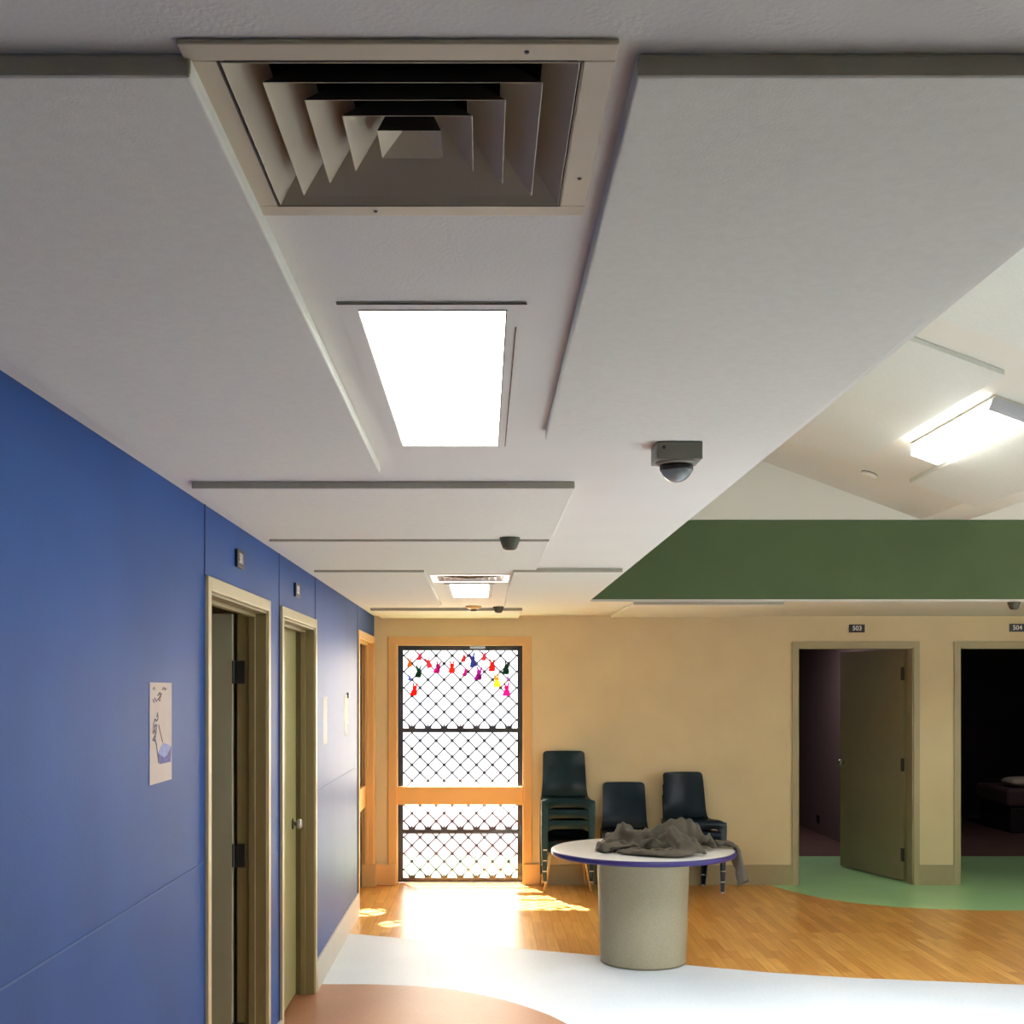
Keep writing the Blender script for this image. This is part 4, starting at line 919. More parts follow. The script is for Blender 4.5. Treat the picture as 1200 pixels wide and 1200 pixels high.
JACKET_Y = [-322, -61, 35, 2, -33, -46, 16, 35, 22, -95, 18, 30, 21, -96, 20, 30, 23, -92, 9, 36, 21, -89, 33, 10, 21, -79, 28, 6, 19, -76, 27, 5, 15, -67, 25, -7,
51, -64, 161, 33, -74, 55, -75, 51, -68, 41, -66, 40, -66, 42, -64, 42, -63, 37, -54, 15, 152, 33, -68, 51, -80, 52, -66, 40, -67, 42, -56, 33, -61, 38,
-47, 23, -52, 6, 160, 31, -65, 43, -47, 22, -57, 29, -45, 20, -46, 24, -36, 16, -43, 18, -48, 0, 171, 19, -48, 23, -35, 16, -41, 14, -43, 18, -35, 13,
-35, 16, -44, 17, -46, -1, 165, 16, 26, -54, 27, -18, 13, -41, 12, -37, 12, -38, 15, -40, 15, -39, 16, -41, 17, -45, 0, 190, 36, -74, 53, -47, 19, -43,
15, -41, 14, -40, 14, -41, 15, -41, 15, -40, 17, -42, 4, 214, 17, -59, 34, -55, 27, -49, 20, -39, 10, -40, 12, -40, 14, -41, 17, -42, 16, -41, 8, 220,
14, -52, 24, -49, 23, -49, 18, -46, 17, -41, 15, -43, 16, -43, 15, -42, 15, -42, 13, 221, 12, -51, 23, -49, 21, -47, 17, -46, 16, -40, 15, -42, 19, -46,
16, -43, 14, -43, 15, 216, 12, -50, 23, -48, 21, -45, 16, -43, 15, -42, 17, -43, 17, -44, 18, -42, 11, -43, 15, 206, 14, -51, 27, -48, 22, -44, 18, -45,
19, -43, 16, -42, 17, -41, 14, -42, 13, -41, 9, 195, 18, -54, 31, -44, 24, -47, 22, -44, 19, -43, 16, -42, 15, -42, 16, -40, 14, -41, 3, 185, 20, -56,
48, -57, 33, -48, 22, -39, 12, -40, 16, -42, 16, -43, 19, -41, 14, -40, -3, 177, 22, -56, 58, -69, 45, -34, 5, -35, 8, -37, 10, -37, 15, -33, 9, -36, 14,
-42, -5, 170, 26, -59, 65, -73, 50, -34, 3, -34, 7, -35, 12, -21, -5, -20, -1, -29, 7, -38, -10, 165, 24, -53, 65, -73, 47, -33, 3, -31, 7, -9, -16, -13,
-7, -20, 7, -25, 0, -35, -19, 171, 28, -24, 10, -38, 16, -20, -6, -20, 11, -12, -13, -6, -18, -5, -13, -18, -5, -27, -21, 182, 22, 4, -34, 3, -17, -5,
-22, -3, -14, -5, -20, 9, -31, 2, -20, -10, -7, -23, -19, 208, -7, 35, -65, 37, -54, 22, -41, 17, -34, 8, -27, -3, -13, -15, -14, -14, -12, -16, -22, 228,
-25, 56, -64, 32, -58, 26, -54, 19, -37, 10, -41, 9, -22, -9, -20, -6, -21, -11, -23, 231, -15, 56, -63, 34, -68, 36, -56, 20, -48, 14, -44, 13, -29, -2,
-25, -7, -23, -8, -24, 268, 12, -39, 33, -31, 35, -49, 21, -53, 25, -46, 12, -46, 14, -45, 16, -39, 10, -21, -10, -24, -9, -23, 289, -41, 27, -35, 46,
-61, 23, -46, 17, -46, 18, -43, 16, -41, 13, -40, 13, -24, -3, -26, 2, -32, 267, -27, 21, -28, 35, -52, 17, -46, 21, -41, 19, -37, 13, -34, 12, -34, 10,
-25, 3, -28, 10, -32, 240, -24, 7, -34, 40, -47, 24, -55, 36, -39, 20, -33, 10, -23, 6, -24, 6, -24, 4, -21, 14, -23, 191, -26, 21, -55, 50, -48, 30, -48,
27, -45, 31, -50, 36, -44, 35, -33, 24, -17, 3, -12, -6, 7, 182, -58, 34, -51, 40, -26, 11, 9, -19, 11, -19, -1, -20, -3, -19, -9, -13, -16, -15, -27,
-12, -15, 421, 42, -71, 47, -144, -39, 29, -14, 59, 47, -67, -1, 21, -1, -2, 51, -55, 14, 45, -57, 18, 32, -62, 11, 46, -83, 21, 94, -107, 39, 114, -89,
23, 64, -23, -16, 35, -17, -38, 60, -55, -10, 44, -59, 26, 34, -57, -2, 44, -45, 4, 29, -45, -20, 22, -50, 23, 6, -11, 26, -28, 29, 23, -58, 40, 16, -53,
0, 21, -2, -16, 29, 11, -39, 37, -10, -33, 26, -28, -25, 21, -22, -28, 23, -38, 18, -40, 19, -21, 2, -9, -23, 5, -15, 8, -14, 9, -38, 6, -12, -5, -16,
-25, -18, -25, -10, -14, -15, -1, 6, 425, -89, -53, 34, -21, 9, 16, -4, 54, -33, 48, -43, 55, -48, 84, -59, 102, -65, 66, -61, 40, -65, 49, -64, 73, -60,
53, -37, 33, -66, 49, -56, 45, -54, 23, -7, -15, 19, -41, 33, -33, 17, -6, 29, 14, 10, -8, -13, -20, -5, -33, -2, -16, -11, -15, -11, -13, -12, 22, -47,
9, -23, 7, -17, 15, -34, 16, -27, -1, -8, -8, -15, -27, -14, -17, -17, -19, -5, -4, 379, -71, -5, -2, -3, 5, 20, -8, 36, -19, 52, -51, 95, -59, 132, -61,
80, -72, 55, -77, 20, -50, 48, -70, 59, -52, 66, -77, 50, -41, 44, -63, 61, -49, 26, -8, -9, 23, -55, 32, -28, 28, 9, 20, 2, -18, 3, -9, -35, 6, -24, -8,
-17, -13, -16, -18, 16, -48, 9, -29, 3, -6, 12, -28, 17, -26, 12, -22, -7, -15, -14, -13, -15, -19, -3, -30, 2, -15, -13, 342, -27, -8, -12, 33, -1, 8,
-9, 14, -35, 75, -45, 129, -60, 133, -63, 66, -76, 24, -73, 31, -47, 37, -56, 54, -77, 48, -38, 39, -49, 60, -63, 47, -31, 33, -20, 6, 7, -18, 10, 11,
20, 0, -25, 21, -19, -17, 6, -25, -3, -21, 0, -22, -15, -22, -18, -13, -17, -13, -17, 24, -40, 19, -23, -6, -1, -15, 7, 2, -18, -10, -17, -8, -16, -9,
-14, -20, 1, -26, 325, 29, -53, 25, 45, -17, 6, -33, 33, -34, 75, -32, 89, -34, 97, -54, 50, -69, 17, -62, 51, -54, 40, -59, 49, -63, 32, -53, 57, -57,
61, -59, 44, -28, 38, -25, 21, -18, 10, 28, -4, -21, 35, -29, 11, -27, 1, -14, -13, 6, -16, -4, -34, -11, -42, 3, -17, -12, -22, -7, -14, -15, -5, -10,
3, -12, 5, 5, -4, -7, -3, -22, -12, -8, -25, 4, -26, 2, -26, 335, 50, -74, 49, 38, -26, 23, -37, 46, -26, 70, -51, 67, -34, 20, -38, 35, -32, 34, -52,
42, -48, 50, -60, 12, -43, 43, -50, 58, -59, 51, -49, 55, -49, 38, -23, 25, -21, 40, -10, -3, -19, 59, -40, 10, -25, -10, 1, -8, 2, -24, -5, -39, -12,
-34, 2, -18, -20, -18, 1, -24, -4, -11, -16, 13, -22, 9, -1, 9, -10, -13, -4, -22, 3, -27, 0, -31, 9, -26, 353, 47, -71, 46, 42, -41, 63, -44, 69, -47,
63, -47, 15, -43, 72, -39, 30, -29, 21, -46, 39, -53, 24, -62, 20, -44, 52, -52, 39, -42, 59, -55, 30, -10, 30, -28, 30, -28, 25, -18, 25, -13, 46, -55,
37, -32, 5, -16, -8, 1, -27, -7, -61, 0, -3, -3, -26, -1, -32, 5, -35, 1, -30, 5, 7, -14, -7, 3, 1, -18, -17, 15, -11, -1, -36, 12, -28, 5, -32, 373, 28,
-52, 17, 68, -43, 93, -42, 69, -49, 35, -55, -2, -37, 75, -73, 82, -91, 83, -60, 30, -73, 33, -63, 32, -36, 38, -45, 42, -43, 23, -9, 6, 2, 23, -17, 27,
-27, 32, -26, 42, -20, 34, -49, 38, -45, 25, -25, -21, 3, -34, -4, -45, 1, -11, 2, -16, -1, -29, 1, -38, 8, -22, 2, -15, 9, -22, 2, -25, 0, -12, 2, -6,
5, -26, 7, -30, 7, -33, 387, 13, -39, 4, 87, -43, 100, -63, 75, -52, 0, -37, 3, -37, 29, -23, 25, -20, 35, -65, 33, -48, 12, -25, 19, -27, 38, -50, 41,
-36, 15, -4, 3, 3, 4, 3, 22, -21, 41, -69, 85, -59, 72, -54, 31, -41, 6, -19, -20, -1, -39, -3, -8, 0, -15, 1, -30, 3, -27, 4, -21, 6, -16, 3, -24, 4,
-34, 2, -25, -3, -10, 2, -11, 7, -29, 8, -35, 14, -27, 401, 10, -40, 5, 80, -31, 36, -27, 56, -47, -2, -37, 24, -32, 22, -19, 38, -49, 13, -22, 1, -13,
3, -19, 17, -28, 33, -42, 20, -21, 15, -19, 17, 16, -10, 8, -16, 10, 6, -28, 48, -67, 81, -88, 77, -49, 17, -27, -6, 2, -14, -3, -10, 8, -33, -1, -30,
-1, -13, 3, -3, 0, -9, -5, -22, -6, -37, 4, -30, 8, -17, 5, -21, 2, -31, 6, -26, 6, -26, 407, 40, -54, 23, 49, -40, 30, -17, 19, -37, 34, -39, 19, -29,
24, -23, 16, -26, -3, -5, -18, 4, 1, -22, 13, -41, 13, 2, 10, -16, 2, 0, 13, 19, -20, 11, -36, 17, -22, 9, 3, -3, 5, -18, 8, -23, 15, -5, 5, 5, -5, -7,
-5, 4, -41, -2, -22, 0, -3, -1, 2, -9, -6, -11, -16, -11, -16, -4, -16, -11, -20, -6, -23, 3, -30, 7, -30, 6, -25, 458, 16, -36, -18, 48, -37, 49, -35,
20, -18, -7, -2, -11, -4, 11, -19, -15, 3, -6, -7, -8, -10, 0, -23, 0, -17, 11, -20, 13, 6, 0, 7, 8, -6, -11, 2, -18, 22, -24, 13, -12, 9, -11, -4, 5,
4, 3, -19, 8, -6, 0, -2, -14, -10, -18, -4, -9, -5, 3, -6, -4, -10, -9, -11, -9, -12, -6, -11, -18, -9, -6, -16, -43, -25, -22, -17, 481, 6, -39, -25,
25, -3, 42, -22, -1, -1, -18, 4, 4, -19, -25, 12, -26, 14, -4, -8, -17, -4, -1, -18, -11, -7, 5, -9, 1, 7, 10, 6, -6, 3, -6, 3, -4, 1, -16, 10, -19, 1,
-5, -20, 26, -34, 38, -13, -3, -1, -24, 2, -8, 1, -11, -6, -2, -11, 4, -16, 2, -10, -8, -12, -6, -17, -6, -24, -1, -19, -18, 3, -31, 411, 0, -46, -6, -2,
18, 28, -6, -19, 15, -22, 8, -60, 47, -60, 45, -24, 8, -27, 10, -24, 11, -9, -8, -21, 7, -15, 10, 4, 3, 2, 8, -9, -10, -9, 35, -31, 49, -41, 20, -58, 1,
18, -17, 21, -32, 36, -38, 18, -4, -16, 1, -8, -14, 0, -2, -6, -4, -2, -11, -1, -11, -11, -14, -7, -31, 10, -18, -10, -7, -28, 4, -16, 354, -24, 24, 17,
-5, 5, -8, 26, -13, 10, -65, 50, -75, 63, -59, 43, -30, 13, -30, 14, -26, 15, -24, 10, -19, 13, -20, 12, 0, 5, -9, -5, -12, 3, -22, 26, -36, 73, -55, 47,
-71, 7, 14, -6, 22, -39, 25, -31, 14, -27, 13, 1, -2, -24, 10, -13, 5, -6, -3, -7, -8, -14, -19, -11, -17, -10, -23, 14, -32, 9, -17, -4, -8, 344, 31,
7, -9, -7, 10, -13, 1, -7, 32, -86, 61, -64, 55, -53, 35, -40, 24, -28, 13, -28, 16, -21, 15, -28, 20, -29, 17, -5, -9, -11, 18, -36, 27, -42, 36, -42,
44, -57, 81, -55, 10, -7, 29, -29, 11, -11, -24, 12, -21, 13, -24, 21, -20, 23, -26, 30, -29, 5, -15, -21, -6, -34, -4, -12, -3, -10, -5, -25, 8, -15,
-9, -8, 406, -29, 41, -16, -34, 17, -25, 14, -32, 31, -52, 51, -49, 27, -46, 37, -35, 17, -40, 26, -31, 21, -27, 21, -36, 32, -39, 22, -26, 18, -36, 32,
-50, 40, -35, 36, -57, 33, -57, 51, -59, 95, -99, 113, -110, 92, -74, 22, 2, -9, 3, -14, 9, -12, 23, -21, 29, -31, 18, -31, -25, -9, -23, -3, -9, -1, -16,
-1, -37, 16, -17, -1, -14, 373, -6, 75, -38, -47, 21, -43, 43, -46, 43, -19, 16, -13, 23, -41, 31, -83, 41, -51, 30, -35, 25, -32, 24, -35, 23, -35, 22,
-38, 29, -49, 43, -48, 34, -37, 22, -47, 43, -36, 14, -5, 2, -18, 47, -90, 122, -77, 51, -54, 19, -4, -10, 13, -16, 20, -18, 30, -30, 8, -22, -16, -11,
-14, -3, -15, -3, -30, 7, -40, 22, -34, 20, -35, 386, -1, 57, -24, -50, 37, -59, 53, -50, 38, -71, 76, -121, 104, -66, 40, -29, 32, -53, 27, -38, 25, -33,
20, -25, 18, -21, -4, -44, 45, -48, 45, -57, 38, -51, 38, -42, 13, 3, 10, -12, -3, -15, 6, -53, 110, -113, 86, -45, 63, -52, -2, 18, -8, 8, -13, 10, -14,
4, -14, -5, -17, -4, -31, 1, -5, -44, 12, -40, 16, -34, 7, -26, -8, -9, -12, -6, -12, -9, -4, -12, -12, 486, -30, 74, -17, -61, 61, -64, 52, -77, 64, -142,
80, -103, 85, -68, 76, -52, 71, -48, 13, -20, 25, -5, 17, -9, 10, -27, -19, -46, 7, -47, 49, -43, 42, -43, 14, -20, 19, -8, -2, 10, 0, -25, 2, -14, 54,
-77, 67, -66, 101, -77, 13, 15, -2, 9, -7, 0, -8, -6, -1, -7, -4, -42, -2, -20, -28, -12, 7, -33, 9, -31, 3, -23, -7, -17, -1, -26, 2, -33, 462, -4, 67,
-4, -63, 62, -84, 59, -125, 85, -141, 94, -95, 103, -99, 101, -98, 68, -51, 53, -10, 33, 13, 15, -7, 7, -47, 7, -24, -24, 3, -22, -2, -12, -35, 21, -10,
19, -13, 0, -8, 18, -25, 7, -28, 18, -18, 37, -52, 95, -72, 10, 10, 4, -11, 17, -1, -4, -6, -5, -13, -3, -23, -10, -54, 11, -29, -18, -1, 2, -31, 3, -30,
3, -22, -1, -31, -2, -30, 471, 3, 69, -10, -80, 57, -119, 78, -135, 81, -94, 96, -84, 95, -92, 63, -74, 54, -26, 51, -3, 34, 7, 17, -11, 8, -20, 8, -12,
11, -1, -14, -38, -10, -70, -3, 1, 15, -11, 11, -19, 10, -21, 7, -30, 21, -11, 34, -52, 89, -65, 12, -6, 14, -22, 29, -30, 27, -1, -1, -16, -2, -51, 22,
-51, 15, -54, 18, -38, 10, -30, 1, -25, 3, -20, -5, -34, -4, -23, 478, -14, 87, -32, -124, 76, -145, 75, -89, 75, -67, 98, -86, 86, -88, 57, -54, 57, -20,
47, -18, 42, -9, 13, -10, 9, 20, 9, 8, 19, -40, 26, -89, 24, -81, 6, -21, -7, 2, 5, -27, 9, -49, 27, -16, 21, -10, 39, -53, 71, -81, 46, -40, 31, -27,
34, -18, 13, -5, 11, -25, 10, -44, 20, -46, 24, -45, 10, -42, 5, -48, 4, -11, -4, -13, -5, -42, 3, -6, 460, -44, 117, -46, -161, 66, -96, 62, -70, 76,
-81, 81, -61, 94, -98, 74, -36, 45, -6, 34, -33, 39, -31, 17, 9, 4, 32, 25, 9, 23, -44, 25, -71, 23, -50, 11, -26, -1, -37, 1, -68, 12, -44, 26, -8, 22,
-20, 44, -43, 48, -56, 30, -33, 30, -35, 15, -2, 12, -42, 40, -21, 23, -50, 27, -29, 9, -36, 6, -76, 32, -46, -1, -7, -5, -15, -1, -23, 1, 13, 410, -53,
132, -74, -125, 58, -83, 67, -77, 70, -78, 69, -76, 104, -65, 53, 12, 32, -36, 52, -51, 28, -29, 15, 19, 3, 30, 22, -3, 25, -51, 38, -32, 24, -35, 29,
-62, 36, -86, 10, -87, 22, -44, 30, -24, 33, -32, 35, -63, 49, -30, 25, -30, 29, -31, 15, -15, -1, -30, 37, -42, 46, -30, 14, -37, 21, -59, 27, -84, 41,
-40, 7, -21, -2, -14, -1, -21, 7, -45, 439, -43, 88, -42, -69, 52, -80, 65, -105, 77, -104, 87, -63, 52, 10, 46, -24, 61, -52, 42, -60, 37, -19, 18, 2,
13, 13, -3, -9, 27, -20, 37, -10, 30, -13, 28, -69, 38, -96, 22, -71, 23, -41, 23, -49, 30, -66, 43, -62, 50, -27, 32, -34, 32, -33, 16, -26, 16, -50,
36, -26, 23, -34, 26, -59, 34, -61, 47, -92, 55, -55, 26, -24, -8, -64, 52, -99, 73, -48, 414, 9, 10, 23, -25, 44, -79, 57, -105, 66, -93, 77, -39, 42,
-18, 63, -44, 50, -68, 56, -47, 39, -29, 35, -13, 12, -26, 34, -29, 42, -16, 36, -4, 32, -20, 31, -62, 34, -67, 30, -46, 20, -66, 36, -75, 28, -84, 46,
-56, 48, -30, 35, -34, 29, -52, 33, -50, 40, -53, 41, -35, 19, -54, 36, -39, 29, -67, 54, -86, 57, -53, 25, -60, 23, -65, 55, -114, 72, -45, 380, 57, -38,
71, -4, 34, -56, 29, -68, 37, -41, 38, -26, 49, -61, 53, -66, 65, -66, 50, -43, 52, -32, 29, -46, 58, -51, 58, -45, 47, -22, 31, -11, 37, -58, 45, -45,
44, -30, 36, -54, 46, -88, 47, -98, 33, -76, 42, -56, 37, -31, 36, -45, 34, -54, 42, -52, 32, -50, 38, -63, 41, -32, 19, -50, 30, -62, 48, -61, 45, -60,
23, -50, 24, -75, 63, -91, 51, -63, 382, 65, -55, 83, 7, 21, -27, 34, -24, 30, -29, 44, -81, 63, -94, 46, -86, 46, -25, 43, -36, 44, -52, 60, -47, 62,
-43, 43, -51, 54, -43, 50, -41, 51, -39, 21, -16, 28, -25, 51, -53, 42, -82, 25, -60, 33, -61, 33, -53, 37, -55, 30, -47, 30, -45, 37, -64, 49, -62, 46,
-55, 28, -55, 41, -46, 28, -51, 38, -69, 45, -74, 42, -63, 43, -64, 40, -62, 58, -78, 374, 21, -29, 63, 11, 9, 14, 58, 9, -63, -45, -37, -20, 19, 3, 20,
-17, 26, 8, 10, 10, 6, 4, -11, -15, -13, -11, -34, -54, -39, 3, -25, 50, -61, 46, -64, 42, -61, 34, -47, 35, -52, 35, -68, 39, -73, 46, -57, 36, -48, 31,
-27, -56, 219, -8, 19, -40, 42, -43, 18, -29, 10, -30, 25, -36, 17, -33, 19, -12, 17, -28, 14, -28, 34, -4, 155, -26, -8, -13, -1, -11, -3, -18, 15, -37,
17, -39, 13, -36, 23, -38, 33, -42, 20, -22, 12, 6, 216, -29, -8, -20, 2, -28, 3, -30, 4, -32, 9, -36, 9, -33, 28, -51, 25, -41, 22, -41, 17, -14, 280,
-41, 0, -24, 5, -37, 7, -39, 8, -41, 9, -39, 7, -41, 24, -34, 10, -29, -5, -16, -3, -25, 306, -47, 18, -35, 4, -36, 8, -41, 12, -43, 7, -41, 5, -34, 10,
-11, 2, -26, -14, -24, -12, -12, 290, -32, -32, 7, -35, 6, -31, 8, -35, 0, -28, -5, -24, 0, -4, -1, -27, -10, -32, -14, -19, 254, -33, 9, -28, 0, -20,
2, -34, 1, -28, -1, -28, 23, -32, 5, -41, 15, -46, 9, -39, 246, -32, 6, -14, -5, -24, 4, -33, 3, -16, 2, -23, 1, -29, 3, -30, 6, -37, 6, -36, 214, 4, -28,
-1, -16, -11, 6, -33, 11, -27, 5, -29, 3, -24, 2, -10, -8, -17, -7, -36, 182, 19, 12, -40, 5, -30, 8, -36, 8, -28, 11, -31, 2, -14, -6, -18, 3, -16, -13,
-31, 225, -27, 28, -54, 20, -39, 6, -26, -6, -17, -2, -21, 6, -31, 1, -23, 4, -29, 2, -27, 245, -37, 23, -42, 10, -40, 10, -41, 11, -43, 10, -34, 16, -37,
16, -36, 6, -33, 4, -28, 264, -46, 22, -40, 9, -39, 7, -39, 11, -42, 12, -41, 15, -38, 15, -36, 8, -32, -1, -28, 272, -46, 21, -44, 13, -42, 11, -40, 10,
-38, 11, -38, 9, -35, 8, -36, 7, -31, -1, -30, 273, -44, 23, -49, 19, -45, 15, -42, 12, -38, 9, -33, 5, -31, 4, -31, 2, -28, -2, -39, 275, -39, 22, -50,
21, -41, 13, -43, 12, -43, 12, -34, 11, -37, 7, -31, 5, -32, 2, -39, 267, -36, 23, -48, 20, -39, 12, -45, 12, -35, 2, -31, 11, -40, 12, -36, 15, -41, 9,
-41, 263, -33, 21, -47, 25, -43, 10, -45, 13, -37, 4, -34, 13, -40, 13, -40, 18, -44, 19, -43, 258, -29, 16, -44, 22, -42, 9, -43, 13, -39, 13, -43, 14,
-43, 24, -37, 7, -41, 22, -43, 255, -26, 10, -41, 15, -42, 13, -38, 9, -39, 14, -42, 12, -27, 1, -32, 4, -32, 21, -39, 249, -24, 2, -31, 4, -34, 10, -39,
11, -35, 5, -28, 5, -34, 7, -35, 20, -44, 24, -39, 246, -25, -5, -24, -2, -29, 10, -41, 10, -36, 6, -28, 6, -36, 7, -33, 23, -43, 25, -36, 239, -29, -20,
-12, -22, 10, -43, 10, -31, 6, -35, 6, -35, 8, -31, 26, -44, 26, -34, 203, -20, -15, -18, 10, -35, 2, -32, 7, -37, 6, -34, 11, -32, 27, -44, 27, -33, 198,
-29, -7, -12, 4, -34, 4, -34, 7, -37, 7, -34, 15, -33, 20, -36, 27, -34, 200, -34, -4, -20, 7, -31, 6, -36, 8, -38, 20, -45, 27, -43, 22, -37, 27, -37,
203, -33, -7, -19, 1, -29, 9, -39, 9, -39, 21, -44, 26, -36, 28, -47, 29, -42, 197, -29, 26, -29, -18, 7, -39, 9, -40, 11, -40, 25, -45, 33, -36, 32, -57,
27, -59, 32, ]
